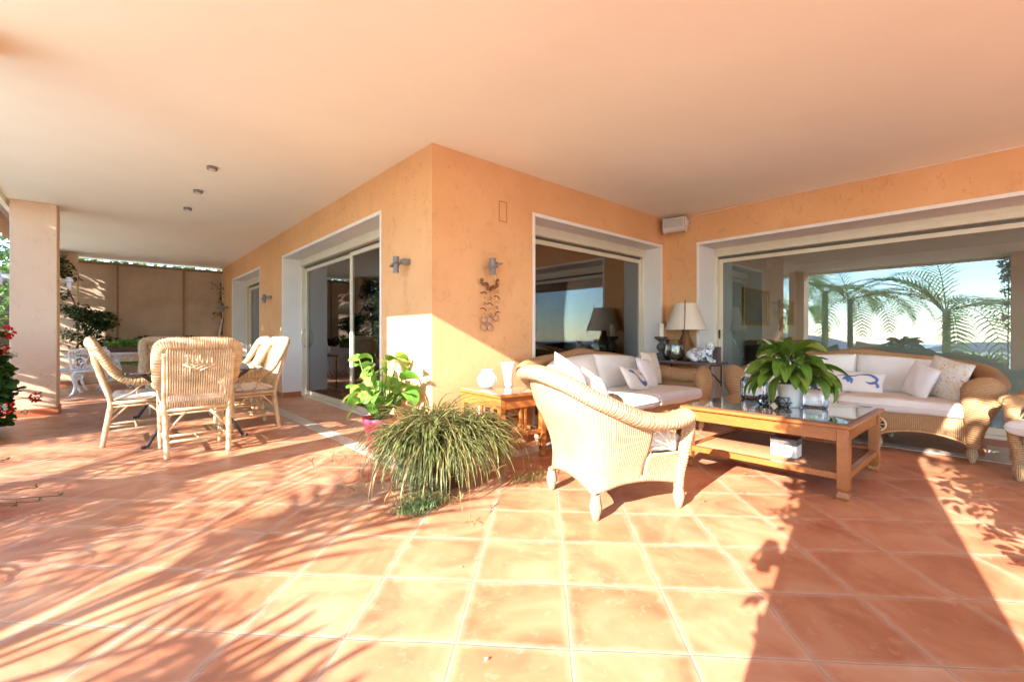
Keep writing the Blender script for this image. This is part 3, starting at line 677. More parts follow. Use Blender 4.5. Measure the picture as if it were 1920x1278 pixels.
# ---------------------------------------------------------------- shell mobile on the corner wall
mo = thing('shell_mobile', 'wind chime of shells hanging from a wavy piece of driftwood on the wall', 'wind chime', (2.76, 3.42, 1.55))
MB().tube(cr([(-.098, 0, .045), (-.10, 0, .012), (-.075, 0, -.005), (-.035, -.005, -.002), (-.02, 0, -.045), (.005, 0, -.06), (.03, 0, -.03), (.04, 0, -.02), (.065, 0, -.035), (.09, 0, -.01), (.088, 0, .03), (.105, 0, .048)], 44), [.014 + .003 * math.sin(k * .9) for k in range(45)], 8).build('driftwood', 'drift', mo)
m = MB(); m.tube([(.075, 0, .04), (.055, 0, .13)], .0012, 4)
for x in (-.075, -.0, .085): m.tube([(x, 0, -.02), (x, 0, -.42)], .001, 4)
m.build('string', 'candle', mo)
rs = random.Random(3); si = 0
for col, x in enumerate((-.075, 0.0, .085)):
    z = -.09 - .02 * (col == 2) * -1
    for k in range(7 if col < 2 else 6):
        last = k >= 5; mat = 'shell'
        mb = MB(); kind = (k + col) % 3
        if last: mb.lathe([(0, -.004), (.026, -.003), (.036, 0), (.026, .004), (0, .009)], 12)
        elif kind == 0: mb.tube(cr([(-.035, 0, -.01), (0, 0, .008), (.035, 0, -.008)], 6), .006, 6); mat = 'drift'
        elif kind == 1: mb.lathe([(0, -.014), (.012, -.006), (.015, .004), (.006, .014), (0, .02)], 9); mat = 'shell_o'
        else: mb.lathe([(0, -.003), (.016, -.002), (.02, .0), (0, .008)], 9)
        T = TR(x + rs.uniform(-.008, .008), -.004, z, 78 if (last or kind == 2) else 0, rs.uniform(-25, 25), 0)
        mb.v = [T @ Vector(v) for v in mb.v]; mb.build('shell', mat, mo)
        z -= .052 if not last else .075
# ---------------------------------------------------------------- wicker seating
def foot(mb, x, y, h=.13, r=.034):
    mb.lathe([(0, 0), (r * .5, 0), (r * .62, .012), (r * .75, .03), (r * 1.02, h * .45), (r * 1.08, h * .62), (r * .9, h * .85), (r * .8, h), (r * .8, h + .02)], 12, (x, y, 0))
def smooth01(x): x = max(0, min(1, x)); return x * x * (3 - 2 * x)
def wicker_shell(t, half, legs_t, rimr, mw, mr, opening=None, zleg=.125, arch=.07, ridge=.02, kz=.18):
    """U shaped woven shell. half = controls (bx,by,tx,ty,th,rim) from the left arm front to the back centre"""
    full = half + [(-a[0], a[1], -a[2], a[3], a[4], a[5]) for a in half[-2::-1]]
    N = 120; S = cr(full, N)
    nv = 26
    def zb(k):
        u = k / N; 
        for a, b in zip(legs_t[:-1], legs_t[1:]):
            if a <= u <= b + 1e-9:
                q = (u - a) / (b - a); return zleg + arch * (math.sin(math.pi * q) ** .6)
        return zleg
    def pt(k, j):
        bx_, by_, tx, ty, th, rm = S[k]; q = j / nv; z0 = zb(k); z = z0 + (th - .045 - z0) * q
        f = smooth01((z - .16) / (th - .2)) ** 1.1; wst = .025 * math.sin(math.pi * min(1, max(0, (z - .1) / .5)))
        x = bx_ + (tx - bx_) * f; y = by_ + (ty - by_) * f
        return Vector((x * (1 - wst * .8), y - (wst if by_ > .3 else 0), z))
    sk = None
    if opening:
        def sk(i, j):
            p = pt(i, j); return opening[0] < (i / N if i / N < .5 else 1 - i / N) < opening[1] and opening[2] < p.z < opening[3]
    m = MB(); m.grid(pt, N, nv, skip=sk)
    sh = m.build('woven_shell', mw, t); so_ = sh.modifiers.new('thick', 'SOLIDIFY'); so_.thickness = .012
    # rim
    K = 420; Q = cr(full, K); pts = []; rr = []; ry = []
    for k, q in enumerate(Q):
        a = Q[max(0, k - 2)]; b = Q[min(K, k + 2)]; d = Vector((b[2] - a[2], b[3] - a[3], 0))
        n_ = Vector((-d.y, d.x, 0)).normalized()
        if n_.dot(Vector((q[2], q[3] - .3, 0))) < 0: n_ = -n_
        g = 1 + ridge * math.sin(k * math.pi / 2); ek = min(k, K - k) / 12
        if ek < 1: g *= max(.08, math.sqrt(1 - (1 - ek) ** 2))
        pts.append(Vector((q[2], q[3], q[4] - (.035 + q[5] * kz))) + n_ * q[5] * .35); rr.append(q[5] * g); ry.append((.035 + q[5] * kz) * g)
    m = MB(); m.tube(pts, rr, 16, ry=ry, up=(0, 0, 1)); m.build('rolled_rim', mr, t)
    return full, S, pt, Q
def arm_front(t, half, rm, mat, cuts):
    bx_, by_, tx, ty, th, _ = half[0]
    for s in (-1, 1):
        m = MB(); P = cr([(x * -s * -1, y, z, a, b) for (x, y, z, a, b) in cuts], 60)
        pts = [Vector((p[0] * (-s) * -1, p[1], p[2])) for p in P]
        pts = [Vector((s * abs(p[0]), p[1], p[2])) for p in P]
        rr = [p[3] * (1 + .02 * math.sin(k * 1.57)) for k, p in enumerate(P)]; ry = [p[4] for p in P]
        m.tube(pts, rr, 16, ry=ry, up=(0, 1, 0)); m.build('arm_front', mat, t)

def apron(t, xs, y, ztop, zleg, arch, mat, curve=.0):
    """front apron woven between legs at xs"""
    m = MB(); n = 24
    x0, x1 = xs[0], xs[-1]; NN = n * (len(xs) - 1)
    def fn(i, j):
        x = x0 + (x1 - x0) * i / NN
        for a, b in zip(xs[:-1], xs[1:]):
            if a <= x <= b + 1e-9: zz = zleg + arch * (max(0, math.sin(math.pi * (x - a) / (b - a))) ** .6); break
        return (x, y, zz + (ztop - zz) * j / 6)
    m.grid(fn, NN, 6); o = m.build('apron', mat, t); mo_ = o.modifiers.new('thick', 'SOLIDIFY'); mo_.thickness = .012
    mb = MB(); mb.tube([Vector(fn(i, 0)) + Vector((0, -.004, 0)) for i in range(NN + 1)], .009, 6); mb.build('apron_trim', 'cane_rim' if mat == 'wicker' else 'cane_rim_b', t)

def make_armchair(label, loc, rz, pale=True):
    dy = 0 if pale else .05; fl = 0 if pale else .03
    t = thing('wicker_armchair', label, 'armchair', loc, rz, 'wicker armchairs'); mw, mr = ('wicker', 'wicker') if pale else ('wicker_b', 'wicker_b')
    H = [(-.295, dy, -.340 + fl, -.01 + dy, .625, .072), (-.30, .2, -.365 + fl, .16, .60, .078), (-.30, .40, -.385, .38, .635, .078), (-.288, .56, -.365, .60, .735, .075), (-.15, .605, -.22, .755, .84, .07), (0, .61, 0, .79, .87, .068)]
    half = H; full, S, pt, Q = wicker_shell(t, half, [0, .33, .67, 1], .08, mw, mr, opening=(.012, .142, .345, .545))
    for s in (-1, 1):
        m = MB(); P = cr([(.345 - fl, .01 + dy, .595, .03, .02), (.352 - fl, -.012 + dy, .565, .06, .03), (.352 - fl, -.025 + dy, .51, .048, .032), (.338 - fl / 2, -.022 + dy, .42, .038, .03), (.318, -.01 + dy, .30, .036, .03), (.30, dy, .20, .036, .03), (.297, dy, .125, .032, .03)], 60)
        m.tube([Vector((s * p[0], p[1], p[2])) for p in P], [p[3] * (1 + .03 * math.sin(k * 1.57)) for k, p in enumerate(P)], 14, ry=[p[4] for p in P], up=(0, 1, 0))
        m.build('arm_front', mr, t)
        # pierced fan with scrolls
        f = MB(); X = lambda z: s * (.30 + .055 * smooth01((z - .16) / .43))
        o = (.05, .36)
        for (y1, z1) in ((.25, .385), (.26, .455), (.22, .51), (.155, .54), (.08, .535)):
            ym, zm = (o[0] + y1) / 2 + .012, (o[1] + z1) / 2 + .012
            f.tube(cr([(X(o[1]), o[0], o[1]), (X(zm), ym, zm), (X(z1), y1, z1)], 8), .006, 6)
            f.lathe([(0, -.009), (.009, 0), (0, .009)], 8, (X(z1), y1, z1))
            curl(f, (X(z1), y1 + .0, z1 - .018), .018, 1.1, .004, start=math.pi / 2, flip=1 if z1 < .5 else -1)
        fr = cr([(X(.345), .0, .345), (X(.345), .14, .345), (X(.35), .275, .355), (X(.45), .285, .45), (X(.54), .26, .535), (X(.555), .1, .555), (X(.555), .0, .55)], 30)
        f.tube(fr, .008, 6); f.build('scroll_fan', 'cane_rim' if pale else 'cane_rim_b', t)
    apron(t, [-.29, .29], dy, .36, .125, .07, mw)
    for x, y in ((-.297, dy), (.297, dy), (-.275, .575), (.275, .575)):
        m = MB(); foot(m, x, y); m.build('foot', mr, t)
    # dark trim under the rolled back
    m = MB(); m.tube([Vector(pt(k, 26)) + Vector((0, 0, -.03)) for k in range(0, 121, 2)], .008, 6); m.build('cane_trim', 'honey', t)
    m = MB(); m.box(-.27, .27, .03, .55, .30, .33); m.build('seat_deck', mw, t)
    m = MB(); Tc = TR(0, .27 - dy * 1.6, .40, -90); pillow(m, .58, .60, .12, Tc, corner=9, pinch=.0, ex=.25); seam(m, .58, .60, Tc, pinch=0); m.build('seat_cushion', 'fabric_w' if pale else 'fabric', t)
    return t
ac = make_armchair('pale wicker armchair with rolled rim in the sunlit foreground seen from behind', (2.683, 1.644, 0), 70)
make_armchair('brown wicker armchair cut off by the right edge of the picture', (4.67, -.255, 0), -120, False)

def make_sofa(label, loc, rz):
    t = thing('wicker_sofa', label, 'sofa', loc, rz, 'wicker sofas')
    half = [(-.91, 0, -.92, -.03, .68, .105), (-.92, .3, -.95, .27, .665, .112), (-.92, .58, -.97, .60, .70, .11), (-.86, .78, -.90, .86, .785, .085), (-.6, .80, -.62, .93, .835, .065), (-.3, .80, -.30, .93, .865, .06), (0, .80, 0, .93, .905, .06)]
    full, S, pt, Q = wicker_shell(t, half, [0, .22, .40, .60, .78, 1], .1, 'wicker_b', 'wicker_b', arch=.06, ridge=.012, kz=.42)
    for s in (-1, 1):
        m = MB(); P = cr([(.96, .05, .672, .05, .03), (.965, .03, .655, .11, .07), (.97, .01, .60, .132, .09), (.96, -.01, .51, .12, .09), (.94, -.01, .39, .09, .07), (.928, 0, .26, .058, .05), (.912, 0, .125, .042, .04)], 60)
        m.tube([Vector((s * p[0], p[1], p[2])) for p in P], [p[3] for p in P], 20, ry=[p[4] for p in P], up=(0, 1, 0)); m.build('arm_front', 'wicker_b', t)
    apron(t, [-.90, -.30, .30, .90], -.0, .37, .125, .085, 'wicker_b')
    for x in (-.30, .30):
        m = MB(); c = [(x + .062 * math.cos(a * math.pi / 9), -.012, .235 + .062 * math.sin(a * math.pi / 9)) for a in range(18)]; m.tube(c, .009, 6, closed=True)
        for k in range(8):
            a = k * math.pi / 4; m.tube([(x + .012 * math.cos(a), -.014, .235 + .012 * math.sin(a)), (x + .06 * math.cos(a), -.012, .235 + .06 * math.sin(a))], .004, 5)
        m.lathe([(0, -.016), (.016, 0), (0, .016)], 8, (x, -.014, .235)); m.build('medallion', 'cane_rim', t)
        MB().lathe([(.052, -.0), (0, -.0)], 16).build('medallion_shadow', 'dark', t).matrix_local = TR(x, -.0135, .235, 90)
    for x in (-.91, -.30, .30, .91):
        m = MB(); foot(m, x, 0); m.build('foot', 'wicker', t)
        m = MB(); foot(m, x * .95, .76); m.build('foot', 'wicker', t)
    MB().box(-.88, .88, .03, .76, .30, .345).build('seat_deck', 'wicker_b', t)
    for s in (-1, 1):
        m = MB(); T = TR(s * .4535, .34, .415, -90); pillow(m, .905, .76, .13, T, corner=12, pinch=0, ex=.2); seam(m, .905, .76, T, pinch=0, r=.005); m.build('seat_cushion', 'fabric', t)
        m = MB(); T = TR(s * .43, .72, .625, -14, 0, s * -3); cf = lambda u, s=s: .045 * smooth01((1 - s * u) / 2) - .11 * smooth01((s * u - .45) / .55)
        pillow(m, .86, .35, .16, T, corner=6, pinch=.01, crest=cf, ex=.35); seam(m, .86, .35, T, pinch=.01, crest=cf); m.build('back_cushion', 'fabric', t)
    return t
sofa1 = make_sofa('wicker sofa with cream cushions under the window, next to the lamp shelf', (3.93, 2.30, 0), 0)
sofa1.scale = (1.0, 1, 1)
sofa2 = dup(sofa1, (5.27, 1.14, 0), -90, 'wicker sofa with cream cushions in front of the wide glass door, behind the coffee table')
sofa2.scale = (1, 1, 1)

def deco(name, label, M0, wd, ht, th, mat, print_=None, group=None, pinch=.07, sm=True):
    t = thing(name, label, 'cushion', tuple(M0.translation), 0, group); T = Matrix.Translation(-M0.translation) @ M0
    m = MB(); sf = pillow(m, wd, ht, th, T, corner=2.6, pinch=pinch); seam(m, wd, ht, T, .003, pinch); m.build('cover', mat, t)
    if print_:
        pm = MB()
        for path, rr in print_:
            P = cr([(a, b, r) for (a, b), r in zip(path, rr)], len(path) * 6)
            def f(i, j):
                a = P[max(0, i - 1)]; b = P[min(len(P) - 1, i + 1)]; d = Vector((b[0] - a[0], b[1] - a[1])); d = d.normalized() if d.length else Vector((1, 0)); nn = Vector((-d.y, d.x))
                u = P[i][0] + nn.x * (j - 1) * P[i][2]; v = P[i][1] + nn.y * (j - 1) * P[i][2] * wd / ht
                p = sf(max(-.97, min(.97, u)), max(-.97, min(.97, v)), -1); return T @ (p + Vector((0, -.003, 0)))
            pm.grid(f, len(P) - 1, 2)
        pm.build('print', 'blueprint', t)
    return t
def on(parent_loc, rz, x, y, z, rx=0, ry=0, r2=0):
    return Matrix.Translation(parent_loc) @ Matrix.Rotation(R(rz), 4, 'Z') @ TR(x, y, z, rx, ry, r2)
tail = [([(.45, -.35), (.30, -.55), (.05, -.50), (-.15, -.20), (-.30, .10), (-.45, .25)], [.10, .13, .11, .07, .04, .03]), ([(.50, -.25), (.52, .05), (.35, .25), (.10, .28), (-.05, .35)], [.03, .02, .025, .02, .01]), ([(-.42, .22), (-.60, .42), (-.75, .40)], [.05, .07, .01]), ([(-.42, .22), (-.40, .45), (-.52, .60)], [.05, .06, .01])]
tail2 = [([(.25, .50), (.55, .55), (.78, .30), (.80, -.05)], [.03, .05, .06, .03]), ([(.78, -.05), (.62, -.22), (.45, -.10)], [.06, .05, .01]), ([(.78, -.05), (.86, -.35), (.80, -.5)], [.06, .05, .01]), ([(-.55, .1), (-.3, .25), (0, .22), (.25, .5)], [.01, .02, .03, .02]), ([(-.25, .05), (-.12, -.05), (-.08, -.35)], [.10, .09, .03]), ([(-.1, .1), (.0, -.1), (.02, -.45)], [.05, .06, .02]), ([(-.75, -.1), (-.62, .0)], [.03, .01]), ([(-.70, .06), (-.68, -.16)], [.01, .02])]
P1 = (4.00, 2.30, 0); P2 = (5.27, 1.14, 0)
deco('cushion', 'cream cushion with a blue fish tail print on the sofa under the window', on(P1, 0, .12, .36, .585, -34, 10, 4), .44, .27, .11, 'fabric', tail)
deco('cushion', 'plain pale cushion beside the flowered cushion on the sofa under the window', on(P1, 0, .44, .42, .63, -20, 6, 8), .36, .34, .12, 'fabric_w')
deco('cushion', 'flowered cushion at the right end of the sofa under the window', on(P1, 0, .66, .50, .67, -14, 2, 6), .38, .38, .12, 'floral')
deco('cushion', 'cream cushion with a blue sketch print on the sofa before the glass door', on(P2, -90, .03, .40, .575, -36, 4, 3), .52, .25, .11, 'fabric', tail2)
deco('cushion', 'plain pale cushion leaning on the flowered one by the glass door sofa arm', on(P2, -90, .55, .38, .62, -16, 14, -52), .32, .32, .12, 'fabric_w')
deco('cushion', 'flowered cushion against the right arm of the sofa before the glass door', on(P2, -90, .72, .42, .645, -14, 12, -40), .37, .38, .13, 'floral')
deco('cushion', 'pinkish flowered cushion at the left end of the glass door sofa behind the jar', on(P2, -90, -.62, .44, .68, -14, -18, 26), .40, .40, .13, 'floral')
PA = (2.683, 1.644, 0)
deco('cushion', 'sunlit white cushion with frilled edge standing in the foreground armchair', on(PA, 70, .13, .50, .69, -16, -12, -8), .44, .42, .14, 'fabric_w', pinch=.02)
deco('cushion', 'smaller white cushion in front of the frilled one in the foreground armchair', on(PA, 70, .03, .36, .64, -20, -8, -12), .36, .36, .11, 'fabric_w')

# ---------------------------------------------------------------- tables
def leg_box(name, mat, t, x, y, w_, z1, ftd=.0):
    m = MB(); m.box(x - w_ / 2, x + w_ / 2, y - w_ / 2, y + w_ / 2, .07, z1)
    m.lathe([(0, 0), (w_ * .60, 0), (w_ * .66, .018), (w_ * .62, .035), (w_ * .5, .05), (w_ * .60, .062), (w_ * .62, .07)], 4, (x, y, 0))
    n = 7 * 5; b = len(m.v) - 28
    for k in range(b, len(m.v)):
        p = m.v[k] - Vector((x, y, 0)); q = Matrix.Rotation(R(45), 4, 'Z') @ p; m.v[k] = Vector((x, y, 0)) + Vector((q.x * 1.16, q.y * 1.16, q.z))
    for k in range(len(m.sm)): m.sm[k] = False
    return m.build(name, mat, t, .003)
ct = thing('coffee_table', 'low honey wood coffee table with dark glass top and slatted lower shelf', 'coffee table', (3.955, 1.24, 0))
a, b, h = .52, .57, .485
MB().box(-a, a, -b, b, h - .03, h - .004).build('table_top', 'honey', ct, .008)
MB().box(-a + .035, a - .035, -b + .035, b - .035, h - .0035, h + .004).build('glass_inlay', 'glasstop', ct, .002)
m = MB(); q = .035; hh = h - .03
m.box(-a + q, a - q, -b + q, -b + q + .022, hh - .085, hh - .001).box(-a + q, a - q, b - q - .022, b - q, hh - .085, hh - .001)
m.box(-a + q, -a + q + .022, -b + q + .022, b - q - .022, hh - .085, hh - .001).box(a - q - .022, a - q, -b + q + .022, b - q - .022, hh - .085, hh - .001); m.build('skirt', 'honey', ct, .002)
for sx in (-1, 1):
    for sy in (-1, 1): leg_box('leg', 'honey', ct, sx * (a - .055), sy * (b - .055), .066, hh - .0005)
m = MB(); z0, z1 = .125, .165; e = .062
m.box(-a + .088, a - .088, -b + .03, -b + .07, z0, z1).box(-a + .088, a - .088, b - .07, b - .03, z0, z1)
m.box(-a + .03, -a + .07, -b + .088, b - .088, z0, z1).box(a - .07, a - .03, -b + .088, b - .088, z0, z1); m.build('shelf_frame', 'honey', ct, .003)
m = MB(); n = 62
for k in range(n):
    y = -b + .075 + (2 * b - .15) * (k + .5) / n; m.tube([(-a + .07, y, .15), (a - .07, y, .15)], .0068, 6)
m.build('slatted_shelf', 'slat', ct)
st = thing('side_table', 'reddish wood side table with glass top and two white vases beside the spider plant', 'side table', (2.34, 2.76, 0), -4)
W_, D_, h = .50, .62, .565
MB().box(-.02, W_ + .02, -.02, D_ + .02, h - .028, h - .004).build('table_top', 'redwood', st, .006)
MB().box(.0, W_, .0, D_, h - .0035, h + .004).build('glass_inlay', 'glasstop_clear', st, .002)
m = MB(); hh = h - .028
for y in (.005, D_ - .025): m.box(.05, W_ - .05, y, y + .02, hh - .095, hh)
for x in (.005, W_ - .025): m.box(x, x + .02, .05, D_ - .05, hh - .095, hh)
m.build('skirt', 'redwood', st, .002)
for x in (.027, W_ - .027):
    for y in (.027, D_ - .027): leg_box('leg', 'redwood', st, x, y, .05, hh - .0005)
m = MB()
for y in (.012, D_ - .042): m.box(.052, W_ - .052, y, y + .03, .20, .235)
for x in (.012, W_ - .042): m.box(x, x + .03, .052, D_ - .052, .20, .235)
m.build('stretcher', 'redwood', st, .002)
for q_ in ((W_ / 2 - .035, W_ / 2 - .012, .015, .037), (W_ / 2 + .012, W_ / 2 + .035, .015, .037), (.015, .037, D_ / 2 - .012, D_ / 2 + .012)): MB().box(*q_, .2355, hh - .0955).build('upright', 'redwood', st, .002)
MB().box(.06, W_ - .06, .3, D_ - .06, .30, .315).build('inner_shelf', 'dark', st, .002)
t = thing('vase', 'round white crackle vase on the reddish side table', 'vase', (2.545, 3.19, .571))
MB().lathe([(0, 0), (.04, 0), (.075, .02), (.092, .06), (.088, .10), (.06, .14), (.045, .15), (.052, .162), (.058, .168), (.050, .166), (.04, .15), (.08, .10), (.08, .05), (0, .01)], 28, ribs=0).build('body', 'ceramic', t)
t = thing('vase', 'tall flared white vase behind the armchair rim on the side table', 'vase', (2.745, 3.13, .571))
MB().lathe([(0, 0), (.040, 0), (.043, .02), (.040, .07), (.05, .13), (.062, .18), (.066, .225), (.060, .222), (.045, .13), (0, .02)], 24, ribs=3, ramp=.03).build('body', 'ceramic', t)

# objects on / under the coffee table
t = thing('storage_box', 'small two tone wooden box on the coffee table lower shelf', 'box', (3.74, 1.13, .158))
MB().box(-.06, .06, -.085, .085, 0, .088).build('body', 'plastic', t, .003); MB().box(-.063, .063, -.088, .088, .090, .135).build('lid', 'stonewood', t, .003)
ht = .489
t = thing('glass_jar', 'tall ribbed glass jar with white lace collar left of the potted lily', 'jar', (4.19, 1.515, ht + .001))
MB().lathe([(0, .003), (.10, .003), (.108, .02), (.108, .15), (.09, .19), (.062, .205), (.062, .24)], 60, ribs=20, ramp=.018).build('body', 'jarglass', t)
MB().lathe([(.064, .19), (.074, .20), (.070, .225), (.075, .24), (.066, .27), (.050, .272), (.05, .30), (.045, .302), (.0, .302)], 30, ribs=10, ramp=.02).build('lace_collar', 'lace', t)
t = thing('glass_jar', 'squat open ribbed glass jar right of the potted lily', 'jar', (4.016, 1.02, ht + .001))
MB().lathe([(0, .004), (.08, .004), (.088, .02), (.088, .12), (.07, .15), (.055, .16), (.055, .17), (.066, .175), (.062, .178)], 60, ribs=20, ramp=.02).build('body', 'jarglass', t)
t = thing('candle_holder', 'faceted black wire and glass tealight holder on the coffee table', 'candle holder', (3.92, 1.27, ht + .001), 8)
m = MB(); g = MB()
for y in (-.065, .065):
    ring = lambda r, z, o: [Vector((r * math.cos(k * math.pi / 3 + o), y + r * math.sin(k * math.pi / 3 + o), z)) for k in range(6)]
    r0, r1, r2 = ring(.035, 0, 0), ring(.066, .035, .52), ring(.045, .075, 0)
    for rr_ in (r0, r1, r2): m.tube(rr_, .0028, 5, closed=True)
    for k in range(6):
        for (A, B_) in ((r0[k], r1[k]), (r0[k], r1[k - 1]), (r1[k], r2[k]), (r1[k - 1], r2[k])): m.tube([A, B_], .0026, 5)
        b0 = len(g.v); g.v += [r0[k], r1[k], r1[k - 1], r2[k]]; g.quad((b0, b0 + 1, b0 + 2), [(0, 0)] * 3, False); g.quad((b0 + 3, b0 + 2, b0 + 1), [(0, 0)] * 3, False)
m.build('wire_frame', 'black', t); g.build('glass_facets', 'jarglass', t)

# ---------------------------------------------------------------- corner shelf
sh = thing('wall_shelf', 'slate topped wall shelf on black iron brackets in the corner by the sofa', 'shelf', (5.97, 3.0, 0))
MB().box(-.20, .183, -.45, .45, .660, .692).build('shelf_top', 'slate', sh, .004)
for y in (-.36, .36):
    m = MB(); m.tube(cr([(.17, y, .64), (-.12, y, .648), (-.15, y, .62), (-.13, y, .56), (-.02, y, .50), (.17, y, .40)], 24), .010, 8); m.tube([(.176, y, .655), (.176, y, .36)], .009, 6); m.build('bracket', 'iron', sh)
t = thing('candlestick', 'grey turned wood candlestick with white pillar candle on the corner shelf', 'candlestick', (5.87, 3.37, .693))
MB().lathe([(0, 0), (.085, 0), (.085, .02), (.065, .035), (.05, .06), (.07, .085), (.045, .105), (.028, .12), (.045, .14), (.065, .175), (.06, .21), (.032, .245), (.028, .26), (.055, .285), (.085, .305), (.092, .32), (.092, .335), (0, .335)], 24).build('stick', 'stonewood', t)
MB().lathe([(0, .336), (.041, .336), (.042, .34), (.042, .515), (.036, .52), (.0, .512)], 20).build('candle', 'candle', t)
t = thing('table_lamp', 'ribbed brown glass lamp with cream conical shade in the wall corner', 'lamp', (6.02, 3.08, .693))
MB().lathe([(0, 0), (.10, 0), (.118, .03), (.118, .14), (.10, .24), (.06, .33), (.042, .38), (.042, .44), (.0, .44)], 48, ribs=12, ramp=.05).build('lamp_base', 'brownglass', t)
m = MB(); m.lathe([(.282, .43), (.150, .80)], 40); m.lathe([(.276, .43), (.146, .80)], 40); m.build('lamp_shade', 'shade', t)
m = MB(); m.tube([(-.262, -.118, .36), (-.262, -.118, .44), (-.232, -.108, .53), (-.192, -.09, .66), (-.158, -.075, .79), (-.152, -.07, .84)], .0055, 6); m.lathe([(0, -.010), (.01, 0), (0, .01)], 8, (-.262, -.118, .44)); m.lathe([(0, -.010), (.01, 0), (0, .01)], 8, (-.175, -.083, .73)); m.build('twig_ornament', 'stonewood', t)
t = thing('glass_vase', 'wide clear glass vase filled with moss and pebbles on the corner shelf', 'vase', (5.86, 3.16, .693))
MB().lathe([(0, .003), (.09, .003), (.125, .04), (.13, .10), (.122, .20), (.118, .29), (.115, .292)], 32).build('glass_body', 'pane_clear', t)
MB().lathe([(0, .016), (.08, .016), (.115, .05), (.119, .10), (.115, .15), (.07, .175), (0, .16)], 28).build('moss_filling', 'moss', t)
m = MB(); r_ = random.Random(5)
for k in range(26): m.blade((r_.uniform(-.05, .05), r_.uniform(-.05, .05), .16), r_.uniform(0, 6.28), r_.uniform(.7, 1.5), r_.uniform(.10, .18), .006, r_.uniform(.3, 1.4), 4)
m.build('sprigs', 'succ', t)
# reclining cat figure
ca = thing('cat_figurine', 'blue and white painted ceramic cat lying on the corner shelf', 'figurine', (5.87, 2.80, .693), 90)
m = MB(); m.tube(cr([(-.12, 0, .10), (-.09, 0, .11), (-.03, 0, .09), (.06, 0, .10), (.12, 0, .085), (.155, 0, .05)], 24), [max(.02, .075 * math.sin(math.pi * min(1, .12 + .80 * k / 24)) ** .6 + .015) for k in range(25)], 16)
m.tube(cr([(-.10, 0, .08), (-.115, -.01, .15), (-.125, -.02, .20)], 10), [.06, .06, .058, .055, .052, .05, .05, .052, .055, .055, .03], 14)
m.lathe([(0, -.058), (.03, -.05), (.052, -.025), (.060, 0), (.052, .028), (.03, .048), (0, .055)], 16, (-.128, -.018, .205))
for s in (-1, 1):
    m.tube([(-.125, s * .032 - .018, .235), (-.125, s * .042 - .018, .285)], [.020, .002], 8)
    m.tube(cr([(-.10, s * .035, .09), (-.13, s * .04, .04), (-.15, s * .035, .012), (-.185, s * .03, .014)], 8), .022, 8)
    m.tube(cr([(.09, s * .055, .09), (.06, s * .07, .04), (.0, s * .075, .018)], 8), [.05, .05, .045, .04, .034, .03, .026, .022, .018], 8)
m.tube(cr([(.14, 0, .05), (.17, -.05, .02), (.10, -.09, .015), (.02, -.095, .016)], 12), .016, 8)
m.build('body', 'bluewhite', ca)
t = thing('plaque', 'dark slate plaque leaning behind the ceramic cat', 'plaque', (6.05, 2.70, .693)); MB().box(-.01, .01, -.1, .1, 0, .20).build('panel', 'slate', t, .003)
MB().box(-.02, .02, -.03, .03, 0, .012).build('stand', 'iron', t)

